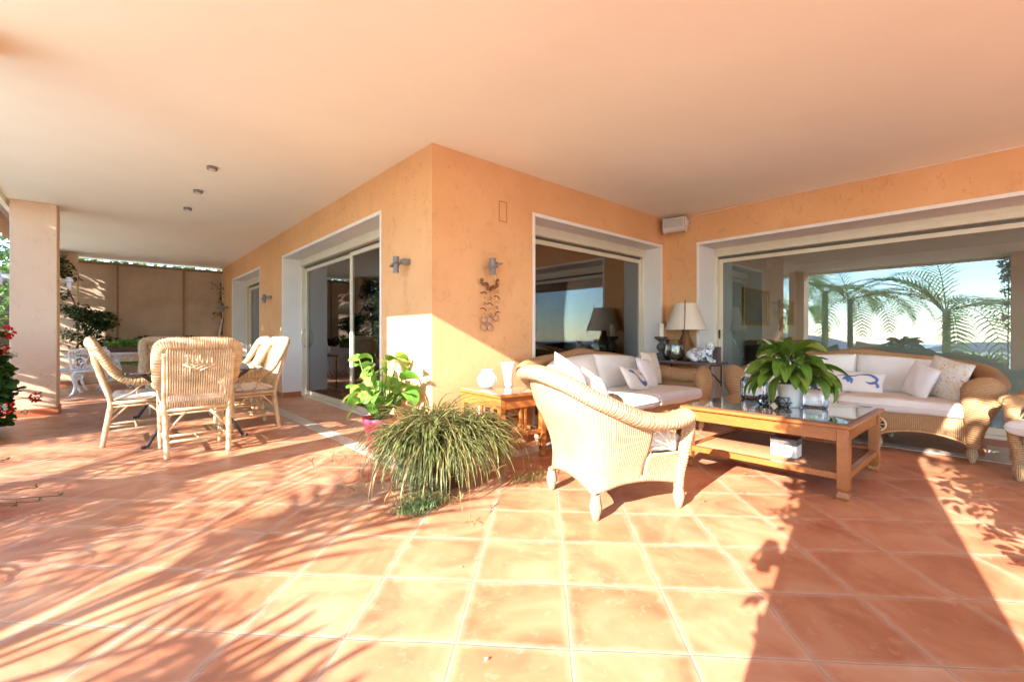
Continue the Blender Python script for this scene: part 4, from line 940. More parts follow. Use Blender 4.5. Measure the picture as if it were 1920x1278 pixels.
# ---------------------------------------------------------------- dining set
def make_dchair(label, loc, rz):
    """faces local -y; origin on the floor under the seat centre"""
    t = thing('rattan_dining_chair', label, 'chair', loc, rz, 'rattan dining chairs')
    half = [(-.255, -.245, .585, .042), (-.262, -.12, .60, .046), (-.262, .05, .605, .05), (-.262, .16, .66, .052), (-.272, .23, .76, .052), (-.278, .29, .87, .052), (-.262, .335, .95, .052), (-.195, .36, .975, .052), (-.09, .368, .978, .052), (0, .37, .978, .052)]
    full = half + [(-a, b, c, d) for a, b, c, d in half[-2::-1]]
    K = 420; Q = cr(full, K); m = MB()
    ce = Vector((0, .30, .70))
    m.tube([q[:3] for q in Q], [.034 * (1 + .05 * math.sin(k * math.pi / 2)) * min(1, .3 + .08 * min(k, K - k)) for k in range(K + 1)], 12, ry=[q[3] * (1.06 + .03 * math.sin(k * math.pi / 2)) * min(1, .3 + .08 * min(k, K - k)) for k, q in enumerate(Q)],
           up=lambda k: (Vector(Q[k][:3]) - Vector((0, Q[k][1], .70 if Q[k][1] > .12 else Q[k][2]))) if Q[k][1] > .12 else Vector((1 if Q[k][0] > 0 else -1, 0, .35)))
    m.build('banded_rim', 'wicker_band', t)
    # vertical cane panel
    m = MB(); n = 27
    for k in range(n):
        x = -.215 + .43 * k / (n - 1); xt = x * 1.06; dia = []
        for q in range(13):
            f = q / 12; z = .40 + .555 * f; y = .215 + .155 * f + .012 * math.sin(math.pi * f); dd = 0
            cx = xt * f + x * (1 - f)
            if abs(z - .80) < .07 and abs(cx) / .14 + abs(z - .80) / .07 < 1: dd = .010 * (1 if (k + q) % 2 else -.2)
            dia.append((cx, y + dd, z))
        m.tube(dia, 0.0076, 6)
    for z in (.46, .55, .65, .86, .93):
        f = (z - .40) / .555; y = .215 + .155 * f; m.tube([(-.24 - .04 * f, y - .006, z), (.24 + .04 * f, y - .006, z)], .004, 5)
    for a_ in (-1, 1):
        for o in (0, .25, .5, .75, 1):
            x0, z0, x1, z1 = a_ * (-.12 + .12 * o), .80 - .055 * o, a_ * .12 * o, .855 - .055 * o
            m.tube([(x0, .338, z0), ((x0 + x1) / 2, .345, (z0 + z1) / 2), (x1, .348, z1)], .0062, 6)
    m.build('back_panel', 'rattan', t)
    for s in (-1, 1):
        m = MB(); m.tube(cr([(s * .222, .27, 0), (s * .228, .235, .22), (s * .235, .215, .42), (s * .240, .285, .68), (s * .245, .34, .90)], 20), [.022 - .006 * abs(k / 20 - .3) for k in range(21)], 10); m.build('leg', 'rattan', t)
        m = MB(); m.tube(cr([(s * .232, -.225, 0), (s * .236, -.215, .22), (s * .245, -.215, .42), (s * .252, -.235, .575)], 16), [.019 + .004 * math.sin(k * .3) for k in range(17)], 10); m.build('leg', 'rattan', t)
        m = MB()   # braces and curls at the side
        m.tube([(s * .230, -.20, .24), (s * .236, -.05, .39)], .010, 8); m.tube([(s * .230, .22, .24), (s * .236, .07, .39)], .010, 8)
        m.tube([(s * .228, -.215, .155), (s * .226, .25, .145)], .011, 8)
        c = [(s * .262, -.06 + .085 * math.cos(a * math.pi / 12), .505 + .07 * math.sin(a * math.pi / 12)) for a in range(24)]; m.tube(c, .007, 6, closed=True)
        m.tube(cr([(s * .25, -.21, .44), (s * .262, -.10, .57), (s * .268, .05, .58)], 8), .007, 6); m.tube(cr([(s * .25, .19, .44), (s * .262, .06, .50), (s * .268, -.02, .58)], 8), .007, 6)
        m.build('side_brace', 'rattan', t)
    m = MB(); rim = [(-.24, -.22), (.24, -.22), (.235, .215), (-.235, .215)]
    for k in range(4):
        a_, b_ = rim[k], rim[(k + 1) % 4]; m.tube([(a_[0], a_[1], .41), (b_[0], b_[1], .41)], .019, 8); m.tube([(a_[0], a_[1], .375), (b_[0], b_[1], .375)], .010, 8)
    for s in (-1, 1):
        for y in (-.22, .225): m.tube([(s * .222, y, .22), (s * .09, y, .385)], .010, 8)
    m.tube([(-.228, .02, .15), (.228, .02, .15)], .012, 8); m.tube([(-.226, .25, .145), (.226, .25, .145)], .011, 8)
    m.tube([(0, .0, .15), (0, .25, .15)], .009, 8)
    m.build('seat_frame', 'rattan', t)
    MB().box(-.22, .22, -.2, .2, .405, .42).build('seat', 'wicker', t)
    m = MB(); T = TR(0, -.005, .455, -90); pillow(m, .45, .42, .075, T, corner=8, pinch=0); seam(m, .45, .42, T, pinch=0); m.build('seat_cushion', 'fabric_w', t)
    return t
dc = make_dchair('sunlit rattan chair at the near end of the glass dining table, back to the camera', (.565, 5.02, 0), 180)
dup(dc, (.20, 5.90, 0), 90, 'rattan chair on the left side of the glass dining table')
dup(dc, (1.15, 5.86, 0), -84, 'near right rattan chair at the glass dining table')
dup(dc, (1.17, 6.72, 0), -92, 'second rattan chair on the right side of the glass dining table')
dup(dc, (.60, 7.78, 0), 2, 'rattan chair facing the camera at the far end of the glass table')
dup(dc, (1.12, 8.35, 0), -14, 'rattan chair standing farther back than the glass dining table')

dt = thing('dining_table', 'glass topped dining table on curved dark iron legs', 'dining table', (.63, 6.38, 0))
def rr_(w_, d_, r, n=6):
    out = []
    for cx, cy, a0 in ((w_ - r, d_ - r, 0), (-w_ + r, d_ - r, 90), (-w_ + r, -d_ + r, 180), (w_ - r, -d_ + r, 270)):
        for k in range(n + 1): a_ = R(a0 + 90 * k / n); out.append((cx + r * math.cos(a_), cy + r * math.sin(a_)))
    return out
m = MB(); o = rr_(.56, 1.17, .06); n = len(o)
for z in (.700, .714): m.v += [Vector((x, y, z)) for x, y in o]
m.quad(list(range(n))[::-1], None, False); m.quad([n + k for k in range(n)], None, False)
for k in range(n): m.quad((k, (k + 1) % n, n + (k + 1) % n, n + k), None, False)
m.build('glass_top', 'tableglass', dt)
for sx in (-1, 1):
    for sy in (-1, 1):
        m = MB(); m.tube(cr([(sx * .39, sy * 1.01, 0.01), (sx * .34, sy * .99, .10), (sx * .24, sy * .93, .26), (sx * .20, sy * .88, .38), (sx * .26, sy * .92, .52), (sx * .38, sy * .98, .64), (sx * .44, sy * 1.02, .697)], 28), .016, 8)
        m.tube([(sx * .40, sy * 1.015, .012), (sx * .43, sy * 1.03, .012)], .014, 8); m.build('leg', 'iron', dt)
m = MB(); m.tube([(-.2, -.88, .38), (.2, -.88, .38)], .012, 8); m.tube([(-.2, .88, .38), (.2, .88, .38)], .012, 8); m.tube([(0, -.88, .38), (0, .88, .38)], .014, 8)
m.tube([(-.42, -1.0, .68), (-.42, 1.0, .68)], .010, 8); m.tube([(.42, -1.0, .68), (.42, 1.0, .68)], .010, 8); m.build('stretcher', 'iron', dt)

# ---------------------------------------------------------------- white cast iron group
def make_wchair(label, loc, rz):
    t = thing('cast_iron_chair', label, 'chair', loc, rz, 'white cast iron chairs')
    m = MB(); n = 14
    m.tube(cr([(-.22, .20, .42), (-.235, .235, .60), (-.25, .26, .76), (-.12, .265, .80), (0, .265, .815), (.12, .265, .80), (.25, .26, .76), (.235, .235, .60), (.22, .20, .42)], 48), .018, 6)
    m.tube(cr([(-.245, .25, .70), (0, .255, .725), (.245, .25, .70)], 12), .008, 6)
    for k in range(13):                      # diamond lattice band
        x = -.23 + .46 * k / 13
        m.tube([(x, .256, .705), (x + .036, .262, .80)], .008, 4); m.tube([(x + .036, .256, .705), (x, .262, .80)], .008, 4)
    for s in (-1, 1):
        curl(m, (s * .10, .235, .60), .085, 1.2, .014, 'xz', 0 if s > 0 else math.pi, s); curl(m, (s * .17, .225, .50), .055, 1.1, .013, 'xz', math.pi / 2, -s)
        curl(m, (s * .05, .225, .50), .05, 1.1, .012, 'xz', math.pi / 2, s)
        m.tube(cr([(0, .21, .43), (s * .04, .23, .56), (0, .25, .70)], 10), .008, 5)
    m.tube([(-.22, .20, .42), (.22, .20, .42)], .012, 6); m.build('backrest', 'castiron', t)
    m = MB(); m.lathe([(0, .405), (.23, .405), (.245, .415), (.245, .43), (.23, .436), (0, .43)], 24, (0, 0, 0), squash=.9); m.build('seat', 'castiron', t)
    for s in (-1, 1):
        m = MB(); m.tube(cr([(s * .23, .22, .62), (s * .27, .05, .65), (s * .27, -.12, .63), (s * .255, -.17, .58), (s * .235, -.14, .50), (s * .21, -.12, .43)], 20), .013, 6); m.build('armrest', 'castiron', t)
        for y in (-1, 1):
            m = MB(); m.tube(cr([(s * .17, y * .14, .41), (s * .21, y * .18, .33), (s * .18, y * .16, .18), (s * .20, y * .20, .06), (s * .235, y * .235, .012)], 20), [.030 - .014 * (k / 20) for k in range(21)], 8)
            m.lathe([(0, 0), (.02, .0), (.022, .012), (0, .02)], 8, (s * .235, y * .235, 0)); curl(m, (s * .12, y * .14, .33), .055, 1.1, .013, 'xz', 0 if s > 0 else math.pi, -s); m.build('leg', 'castiron', t)
    return t
wc = make_wchair('white cast iron chair with its back to the camera at the round garden table', (-.30, 10.95, 0), 180)
dup(wc, (-.62, 11.65, 0), 80, 'white cast iron chair seen side on beside the creeper pillar')
dup(wc, (.05, 12.25, 0), -8, 'white cast iron chair on the far side of the garden table')
dup(wc, (.95, 11.9, 0), -60, 'white cast iron chair right of the green planter, mostly behind rattan chairs')
wt = thing('garden_table', 'white cast iron garden table with ornate pedestal legs', 'garden table', (.10, 11.75, 0))
MB().lathe([(0, .685), (.52, .685), (.56, .69), (.57, .70), (.56, .712), (0, .712)], 40).build('table_top', 'castiron', wt)
m = MB(); m.lathe([(.03, .2), (.05, .25), (.03, .33), (.045, .45), (.03, .6), (.12, .685)], 14)
m.build('pedestal', 'castiron', wt)
for k in range(4):
    a_ = R(45 + 90 * k); m = MB(); ca_, sa_ = math.cos(a_), math.sin(a_)
    pp = [(.03, .50), (.10, .46), (.13, .36), (.09, .28), (.14, .18), (.26, .14), (.34, .05), (.38, .012)]
    m.tube(cr([(r * ca_, r * sa_, z) for r, z in pp], 28), [.020] * 29, 8); m.tube(cr([(r * ca_, r * sa_, z) for r, z in ((.10, .30), (.17, .34), (.22, .28), (.18, .23), (.15, .26))], 16), .012, 6); m.build('leg', 'castiron', wt)

# vase on a small console between the doors
vt = thing('console_table', 'small dark iron console against the wall between the far doors', 'console', (1.93, 8.95, 0))
MB().box(-.18, .18, -.30, .30, .64, .665).build('table_top', 'iron', vt, .003)
for sx in (-.15, .15):
    for sy in (-.27, .27): MB().tube([(sx, sy, 0), (sx, sy, .64)], .010, 8).build('leg', 'iron', vt)
t = thing('vase', 'blue and white ceramic jar on the small console between the doors', 'vase', (1.92, 8.86, .666))
MB().lathe([(0, 0), (.075, 0), (.10, .05), (.105, .10), (.08, .16), (.045, .19), (.045, .22), (.06, .235), (.0, .23)], 24).build('body', 'bluewhite', t)
pl = MB(); pl.tube([(0, 0, 0), (.22, 0, 1.45)], .02, 8); po = pl.build('white_pole', 'castiron'); po.location = (1.85, 13.35, 0); tag(po, 'white pole leaning in the far corner next to the canvas screen', 'pole')
# ---------------------------------------------------------------- plants
rp = random.Random(11)
def pot(t, r0, r1, h, mat, soil=True, sides=28, name='pot'):
    MB().lathe([(0, 0), (r0, 0), (r0 + (r1 - r0) * .9, h * .86), (r1 * 1.03, h * .88), (r1 * 1.05, h), (r1 * .95, h), (r1 * .92, h * .86), (0, h * .86)], sides).build(name, mat, t)
    if soil: MB().lathe([(0, h * .90), (r1 * .93, h * .885)], sides).build('soil', 'soil', t)
# big spider plant
sp = thing('spider_plant', 'large variegated spider plant spilling over its brown pot onto the tiles', 'plant', (1.74, 2.72, 0))
pot(sp, .17, .24, .34, 'potbrown')
m = MB(); cl = [(0, 0), (.14, .05), (-.14, .04), (.02, -.15), (.05, .15), (.20, -.12), (-.19, -.10), (-.05, .02)]
for k in range(980):
    cx, cy = cl[k % 8]; az = rp.uniform(0, 6.283); el = rp.uniform(.35, 1.45); L = rp.uniform(.30, .57)
    z0 = .31; m.blade((cx + .04 * math.cos(az), cy + .04 * math.sin(az), z0), az, el, L, rp.uniform(.006, .017), rp.uniform(1.7, 3.0) * (1 if el > .8 else .85), 8, cup=.3, twist=rp.uniform(-.5, .5))
for k in range(560):
    az = rp.uniform(0, 6.283); r = rp.uniform(.17, .25)
    m.blade((r * math.cos(az), r * math.sin(az), rp.uniform(.27, .34)), az + rp.uniform(-.5, .5), rp.uniform(-.1, .8), rp.uniform(.25, .46), rp.uniform(.008, .014), rp.uniform(1.2, 2.2), 7, cup=.3, twist=rp.uniform(-.5, .5))
m.build('leaves', 'spider', sp)
m = MB(); m2 = MB()
for k in range(44):                       # dry runners with plantlets
    az = rp.uniform(0, 6.283); L = rp.uniform(.55, .95)
    e = m.blade((.1 * math.cos(az), .1 * math.sin(az), .34), az, rp.uniform(.5, 1.2), L, .0045, rp.uniform(2.2, 3.1), 10, cup=.2, twist=rp.uniform(-.6, .6))
    for q in range(rp.randint(5, 9)): m.blade((e.x, e.y, max(.02, e.z)), rp.uniform(0, 6.283), rp.uniform(-.2, 1.2), rp.uniform(.04, .10), .006, 1.2, 3)
m.build('runners', 'dry', sp)
m = MB()
ctr = Vector((1.74, 2.72, 0)); near = Vector((-.74, -.67, 0)).normalized()
for k in range(2400):                      # trailing succulent over the front
    d = rp.random(); base = near * (.20 + .34 * d) + Vector((rp.gauss(0, .13), rp.gauss(0, .08), 0)) * (1 - .45 * d)
    z = max(.015, .30 * (1 - d * 1.4) + rp.uniform(-.03, .09)); m.blade((base.x, base.y, z), rp.uniform(0, 6.283), rp.uniform(-.2, 1.3), rp.uniform(.03, .065), .006, .8, 2, cup=.1)
m.build('trailing_growth', 'succ', sp)
# dried tuft on the floor between plant and armchair
t = thing('grass_tuft', 'dry green tuft lying on the tiles left of the armchair foot', 'tuft', (2.22, 2.34, 0)); m = MB()
for k in range(120): m.blade((rp.gauss(0, .08), rp.gauss(0, .03), .015), rp.uniform(0, 6.283), rp.uniform(0, .9), rp.uniform(.05, .12), .004, 1.2, 3)
m.build('leaves', 'spider', t)
# pink pot with heart leaves
pk = thing('potted_plant', 'bright green broad leaved plant in a pink pot by the house corner', 'plant', (1.80, 3.80, 0)); 
MB().lathe([(0, 0), (.10, 0), (.145, .27), (.155, .275), (.158, .315), (.15, .315), (.14, .28), (0, .28)], 28).build('pot', 'pink', pk); MB().lathe([(0, .285), (.142, .285)], 24).build('soil', 'soil', pk)
m = MB(); st_ = MB()
view = Vector((-.46, -.89, 0))
for k in range(58):
    az = rp.uniform(0, 6.283); lean = rp.uniform(.04, .26); hh = rp.uniform(.08, .56); c = Vector((.03 * math.cos(az), .03 * math.sin(az), .28)); top = Vector((lean * math.cos(az), lean * math.sin(az), .30 + hh))
    st_.tube([c, (c + top) / 2 + Vector((.02 * math.cos(az), .02 * math.sin(az), .05)), top], [.009, .007, .004], 6)
    a2 = az + rp.uniform(-.6, .6); m.blade(top, a2, rp.uniform(-.5, .7), rp.uniform(.12, .19), rp.uniform(.11, .16), rp.uniform(.5, 1.3), 7, 'heart', cup=rp.uniform(.05, .22), roll=rp.uniform(-.8, .8))
m.build('leaves', 'bright', pk); st_.build('stems', 'stem', pk)
# peace lily on the coffee table
pc = thing('peace_lily', 'glossy green peace lily in a white pot on the coffee table', 'plant', (3.994, 1.177, .490))
MB().lathe([(0, 0), (.066, 0), (.070, .01), (.094, .165), (.098, .17), (.098, .18), (.09, .18), (.086, .16), (0, .16)], 32).build('pot', 'white', pc); MB().lathe([(0, .163), (.086, .163)], 24).build('soil', 'soil', pc)
m = MB(); st_ = MB()
for k in range(96):
    az = k * 2.399 + rp.uniform(-.3, .3); f = (k % 24) / 23; r0 = .04 + .17 * f * rp.uniform(.6, 1.1); zz = .19 + .29 * (1 - f * .85) * rp.uniform(.6, 1.05)
    top = Vector((r0 * math.cos(az), r0 * math.sin(az), zz)); c = Vector((.03 * math.cos(az), .03 * math.sin(az), .18))
    st_.tube([c, (c + top) / 2 + Vector((0, 0, .05)), top], .0035, 5)
    m.blade(top, az, .75 - 1.1 * f + rp.uniform(-.2, .25), rp.uniform(.17, .25), rp.uniform(.07, .105), rp.uniform(.7, 1.5), 8, 'leaf', cup=.18, roll=rp.uniform(-.5, .5))
m.build('leaves', 'lily', pc); st_.build('stems', 'stem', pc)
for az, L_ in ((2.0, .24),):
    m = MB(); m.tube([(0, 0, .2), (.08 * math.cos(az), .08 * math.sin(az), .2 + L_ * .7), (.12 * math.cos(az), .12 * math.sin(az), .2 + L_)], .003, 5)
    m.blade((.12 * math.cos(az), .12 * math.sin(az), .2 + L_), az, 1.1, .12, .06, .6, 6, 'leaf', cup=.3); m.build('flower', 'petalw', pc)
# dining table plant
t = thing('spider_plant', 'small spider plant with arching pale leaves on the glass dining table', 'plant', (.70, 6.5, .715)); pot(t, .06, .08, .10, 'ceramic'); m = MB()
for k in range(46): az = rp.uniform(0, 6.283); m.blade((0, 0, .09), az, rp.uniform(.6, 1.4), rp.uniform(.22, .42), .012, rp.uniform(1.2, 2.3), 8, cup=.25)
m.build('leaves', 'spider', t)
# geranium at the left edge
ge = thing('geranium', 'dark leaved geranium bush with red and white flowers at the left edge', 'plant', (-1.16, 6.95, 0))
MB().box(-.18, .18, -.55, .55, 0, .30).build('planter', 'brick', ge, .01)
m = MB()
for k in range(2100):
    a_ = rp.uniform(0, 6.283); r = rp.random() ** .4; z = rp.uniform(.12, 1.08); w2 = (.40 if z < .75 else .34) * (1 - .25 * abs(z - .5))
    x = w2 * r * math.cos(a_); y = .58 * r * math.sin(a_) + .02; z += .05 * math.sin(9 * y + 3) - .1 * (x * x)
    m.blade((x, y, z), rp.uniform(0, 6.283), rp.uniform(-.3, .9), rp.uniform(.06, .10), rp.uniform(.06, .10), rp.uniform(.2, 1), 4, 'heart', cup=.15, roll=rp.uniform(-.6, .6))
m.build('leaves', 'geran', ge)
m = MB()
for k in range(30): a_ = rp.uniform(0, 6.283); m.tube([(.1 * math.cos(a_), .3 * math.sin(a_), .28), (.25 * math.cos(a_), .45 * math.sin(a_), rp.uniform(.6, .95))], .006, 5)
m.build('stems', 'stem', ge)
def flower(p, mat, r, par, stem_to=None):
    m = MB(); P = Vector(p)
    for k in range(46):
        u = Vector((rp.gauss(0, 1), rp.gauss(0, 1), rp.gauss(0, 1))).normalized(); q = P + u * r * rp.uniform(.55, 1)
        m.blade(q, math.atan2(u.y, u.x), math.asin(max(-1, min(1, u.z))) , r * .6, r * .55, .9, 3, 'heart', cup=.2, zmin=-9, roll=rp.uniform(-1, 1))
    if stem_to: m.tube([P, (P + Vector(stem_to)) / 2 + Vector((0, 0, .01)), stem_to], .003, 5)
    m.build('flower', mat, par)
def pix(x, y, d):   # helper that turns a distance along the sight line into a world point
    F = Vector((.6656, .7463, 0)); Rr = Vector((.7463, -.6656, 0)); return F * d + Rr * ((x - 960) / 840 * d) + Vector((0, 0, 1.05 - (y - 628) / 840 * d))
off = Vector((-1.16, 6.95, 0))
for x, y, d, mat, r in ((14, 622, 4.7, 'red', .07), (4, 652, 4.6, 'red', .06), (12, 764, 4.5, 'red', .065), (68, 744, 5.1, 'red', .06), (26, 664, 4.7, 'petalw', .035), (1, 766, 4.4, 'petalw', .045), (38, 730, 4.9, 'petalw', .025), (47, 772, 5.0, 'petalw', .03)):
    p = pix(x, y, d) - off; flower(p, mat, r * .75, ge, (p.x * .5 - .1, p.y * .75, p.z - .03))
# stems with seed heads and leaves reaching in at the left edge, growing from a pot beside the camera
t = thing('potted_shrub', 'sprawling dry flower stalks reaching over the floor at the left edge', 'plant', (-1.30, 3.05, 0)); pot(t, .14, .2, .28, 'brick'); o3 = Vector((-1.30, 3.05, 0)); m = MB(); m2 = MB()
for x, y, d in ((72, 945, 2.75), (70, 925, 3.0), (112, 934, 2.85), (32, 966, 2.7), (15, 861, 3.2), (10, 862, 3.15)):
    p = pix(x, y, d) - o3; p.z = max(p.z, .03); m.tube([(0, 0, .25), Vector((p.x * .5, p.y * .5, p.z * .5 + .22)), p], .0025, 5)
    for k in range(9): m2.blade(p, rp.uniform(0, 6.28), rp.uniform(-.3, 1.2), .03, .010, .5, 2, 'leaf')
for k in range(30): az = rp.uniform(-1.2, 1.2); m2.blade((0, 0, .26), az, rp.uniform(.5, 1.3), rp.uniform(.3, .55), .03, rp.uniform(1, 1.9), 6, 'leaf')
m.build('stalks', 'dry', t); m2.build('leaves', 'spider', t)
# leaf litter
for x, y, lab, mt, s in ((1395, 891, 'small yellow green fallen leaf in the sunlit patch before the coffee table', 'bright', .035), (1324, 941, 'tiny red fallen petal on the tiles right of the armchair', 'red', .018), (1399, 926, 'tiny dark leaf scrap on the tiles before the coffee table', 'geran', .018), (1905, 1053, 'tiny red petal on the tiles near the right edge', 'red', .014), (542, 988, 'small curled brown leaf on the tiles at left', 'dry', .022), (911, 1235, 'small white petal on the tiles at the bottom', 'petalw', .018), (864, 1066, 'tiny pale flower head on the middle tiles', 'petalw', .014)):
    d = 840 * 1.05 / (y - 628); p = pix(x, y, d); m = MB(); m.blade((0, 0, .006), rp.uniform(0, 6), .25, s, s * .6, .6, 5, 'leaf', cup=.25, zmin=-1); ob = m.build('fallen_leaf', mt); ob.location = (p.x, p.y, .001); tag(ob, lab, 'fallen leaf')

def leafmass(m, blobs, n, s0, s1, shape='leaf', asp=.5):
    tot = sum(b[3] * b[4] * b[5] for b in blobs)
    for (x, y, z, a_, b_, c_) in blobs:
        for k in range(int(n * a_ * b_ * c_ / tot)):
            u = Vector((rp.gauss(0, 1), rp.gauss(0, 1), rp.gauss(0, 1))).normalized() * (rp.random() ** .33); L = rp.uniform(s0, s1)
            m.blade((x + u.x * a_, y + u.y * b_, z + u.z * c_), rp.uniform(0, 6.283), rp.uniform(-.8, 1.0), L, L * asp, rp.uniform(.2, 1.1), 3, shape, cup=.15, roll=rp.uniform(-.8, .8), zmin=-3)
# creeper on the far pillar and the bush beside it
cp_ = thing('creeper', 'dark creeper climbing the far pillar and hanging over the canvas screen', 'climbing plant', (-.55, 12.95, 0)); m = MB()
leafmass(m, [(-.35, -.06, 2.45, .30, .14, .26), (-.10, -.08, 2.2, .14, .1, .14), (-.30, -.08, 1.85, .22, .1, .15), (-.30, -.08, 1.55, .36, .12, .12), (.05, -.05, 1.5, .22, .16, .18), (.22, .0, 1.30, .26, .2, .30), (.40, .0, 1.35, .28, .2, .22), (.16, 0, .95, .15, .15, .22), (-.2, -.05, 1.0, .25, .05, .2)], 2300, .05, .10)
m.build('leaves', 'creep', cp_); m = MB()
for pts in ([(.08, 0, .0), (.05, -.02, .6), (.12, 0, 1.1), (.0, -.03, 1.6), (-.2, -.05, 2.2), (-.3, -.05, 2.6)], [(.05, -.02, .6), (-.15, -.03, .72), (-.42, -.03, .75)], [(.05, -.02, .5), (-.2, -.03, .62), (-.42, -.03, .55)], [(.1, 0, 1.0), (.3, 0, 1.3), (.5, 0, 1.5)]): m.tube(cr(pts, 16), .012, 6)
m.build('stem', 'bark', cp_)
t = thing('creeper', 'thin creeper tendrils in the right corner of the canvas screen', 'climbing plant', (2.0, 13.5, 0)); m = MB()
leafmass(m, [(.08, 0, 2.0, .07, .05, .5), (.08, 0, 1.3, .06, .05, .4), (-.05, 0, 1.55, .14, .04, .12), (-.03, 0, 2.3, .12, .04, .1)], 150, .04, .07); m.build('leaves', 'creep', t)
m = MB(); m.tube(cr([(.08, 0, 0), (.10, 0, 1.2), (.06, 0, 2.4)], 10), .008, 5); m.build('stem', 'bark', t)
# long green planter on the garden table and bedding along the low wall
t = thing('planter', 'long dark planter full of green herbs on the white garden table', 'planter', (.22, 11.75, .713), 0)
MB().box(-.30, .30, -.10, .10, 0, .12).build('trough', 'potbrown', t, .01); m = MB(); leafmass(m, [(-.15, 0, .15, .20, .13, .09), (.15, 0, .15, .20, .13, .09), (0, 0, .17, .2, .12, .1)], 900, .03, .07); m.build('leaves', 'bright', t)
t = thing('flower_bed', 'low green plants along the wall under the canvas screen', 'plants', (.6, 13.45, 0)); m = MB(); leafmass(m, [(x * .25 - 1.0, 0, .86 + .05 * math.sin(x * 2), .2, .1, .13) for x in range(0, 9)], 900, .05, .12); m.build('leaves', 'creep', t); MB().box(-1.15, 1.2, -.12, .1, 0, .72).build('planter', 'pillar', t, .01)

# greenery outside: hedge left, trees beyond the screen, planters, palms
def tree(label, loc, h, blobs, n, mat='hedge', s=(.10, .2), name='tree', cat='tree'):
    t = thing(name, label, cat, loc); m = MB(); leafmass(m, blobs, n, *s); m.build('crown', mat, t)
    m = MB(); m.tube(cr([(0, 0, -.9), (.05, 0, h * .3), (-.04, .03, h * .6), (.0, 0, h * .8)], 10), [.09 - .006 * k for k in range(11)], 8)
    for k in range(5):
        b_ = blobs[k % len(blobs)]; m.tube([(0, 0, h * .45), (b_[0] * .5, b_[1] * .5, (h * .45 + b_[2]) / 2 + .1), (b_[0], b_[1], b_[2])], [.05, .035, .015], 6)
    m.build('trunk', 'bark', t)
tree('sunlit hedge tree outside left of the pink pillar', (-3.4, 10.2, 0), 2.4, [(0, 0, 1.2, .9, 1.0, .9), (.2, .5, 2.3, .9, .9, .7), (-.2, -.5, .4, .9, .9, .7), (.2, 1.2, 1.6, .8, .8, 1)], 3800)
tree('dark tree overhanging outside the pink pillar near the awning', (-2.6, 9.2, 0), 3.2, [(0, 0, 2.5, .75, .7, .5), (.3, .6, 2.1, .5, .6, .4), (-.5, -.2, 2.9, .7, .7, .5)], 2400, 'geran', (.07, .14))
tree('bushy tree outside level with the geraniums', (-2.7, 7.3, 0), 3.4, [(0, 0, 1.6, .7, .75, 1.0), (0, .3, 2.9, .8, .8, .9), (.2, -.25, .8, .6, .6, .7), (.1, 1.3, 2.2, .7, .7, 1.3)], 9000)
tree('bushy tree outside between the two left pillars', (-2.9, 11.8, 0), 3.6, [(0, 0, 1.6, .8, .9, 1.1), (0, .3, 2.9, .8, .9, .9), (.1, -1.0, 2.3, .7, .9, 1.3)], 4200)
tree('bright tree beyond the canvas screen', (-.3, 17.0, 0), 3.6, [(0, 0, 2.6, 1.4, .9, .9), (1.2, .2, 2.9, 1.2, .9, .9), (-1.2, 0, 2.4, 1.2, .8, .9)], 2600)
tree('second bright tree beyond the canvas screen on the house side', (2.2, 17.3, 0), 3.6, [(0, 0, 2.8, 1.3, .9, .9), (1.0, .2, 3.0, 1.0, .9, .8)], 1600)
tree('leafy tree left behind the creeper pillar', (-2.6, 14.2, 0), 3.4, [(0, 0, 2.0, 1.0, .9, 1.1), (.4, -.6, 3.0, 1.0, 1.1, .8), (-.6, -.5, 1.0, 1.0, 1.0, .9)], 2600)

def palm(label, loc, hz, nf, L, seed, trunk_r=.11, tilt0=(.1, 1.25), lf=(.45, .7), hfs=(0,), lw=.021, name='palm_tree'):
    q = random.Random(seed); t = thing(name, label, 'palm', loc); cr_ = MB(); top = Vector((0, 0, hz)); st2 = MB()
    for f in range(nf):
        az = f * 2.399 + q.uniform(-.2, .2); el = tilt0[0] + (tilt0[1] - tilt0[0]) * ((f * .618) % 1); LL = L * q.uniform(.8, 1.1); p = top + Vector((.1 * math.cos(az), .1 * math.sin(az), 0)); pts = [p]; ds = []; e = el; nseg = 22
        for k in range(nseg):
            d = Vector((math.cos(az) * math.cos(e), math.sin(az) * math.cos(e), math.sin(e))); p = p + d * LL / nseg; pts.append(p); ds.append(d); e -= 1.25 / nseg * (1 + k / nseg)
        st2.tube(pts, [.016 * (1 - .8 * k / nseg) for k in range(nseg + 1)], 5); side = Vector((-math.sin(az), math.cos(az), 0))
        for k in range(3, nseg + 1):
            for sg in (-1, 1):
                for hf in hfs:
                    if k == nseg and hf: continue
                    pp = pts[k] if not hf else (pts[k] + pts[min(k + 1, nseg)]) / 2; d = ds[min(k, nseg - 1)]; ll = q.uniform(*lf) * (math.sin(math.pi * (.15 + .8 * k / nseg)) ** .6)
                    v = (side * sg * .8 + d * .75 + Vector((0, 0, .15))).normalized(); v2 = (v + Vector((0, 0, -.35))).normalized(); b = len(cr_.v); wv = d * lw
                    m1 = pp + v * ll * .5; e1 = m1 + v2 * ll * .5; cr_.v += [pp - wv, pp + wv, m1 + wv, m1 - wv, e1]
                    cr_.quad((b, b + 1, b + 2, b + 3), None, False); cr_.quad((b + 3, b + 2, b + 4), [(0, 0)] * 3, False)
    cr_.build('crown', 'palm', t); st2.build('frond_stalks', 'stem', t)
    m = MB(); n = 26; m.tube([(0, 0, -.9 + (hz + .95) * k / n) for k in range(n + 1)], [trunk_r * (1 + .12 * (k % 2)) * (1.1 - .2 * k / n) for k in range(n + 1)], 12); m.build('trunk', 'bark', t)
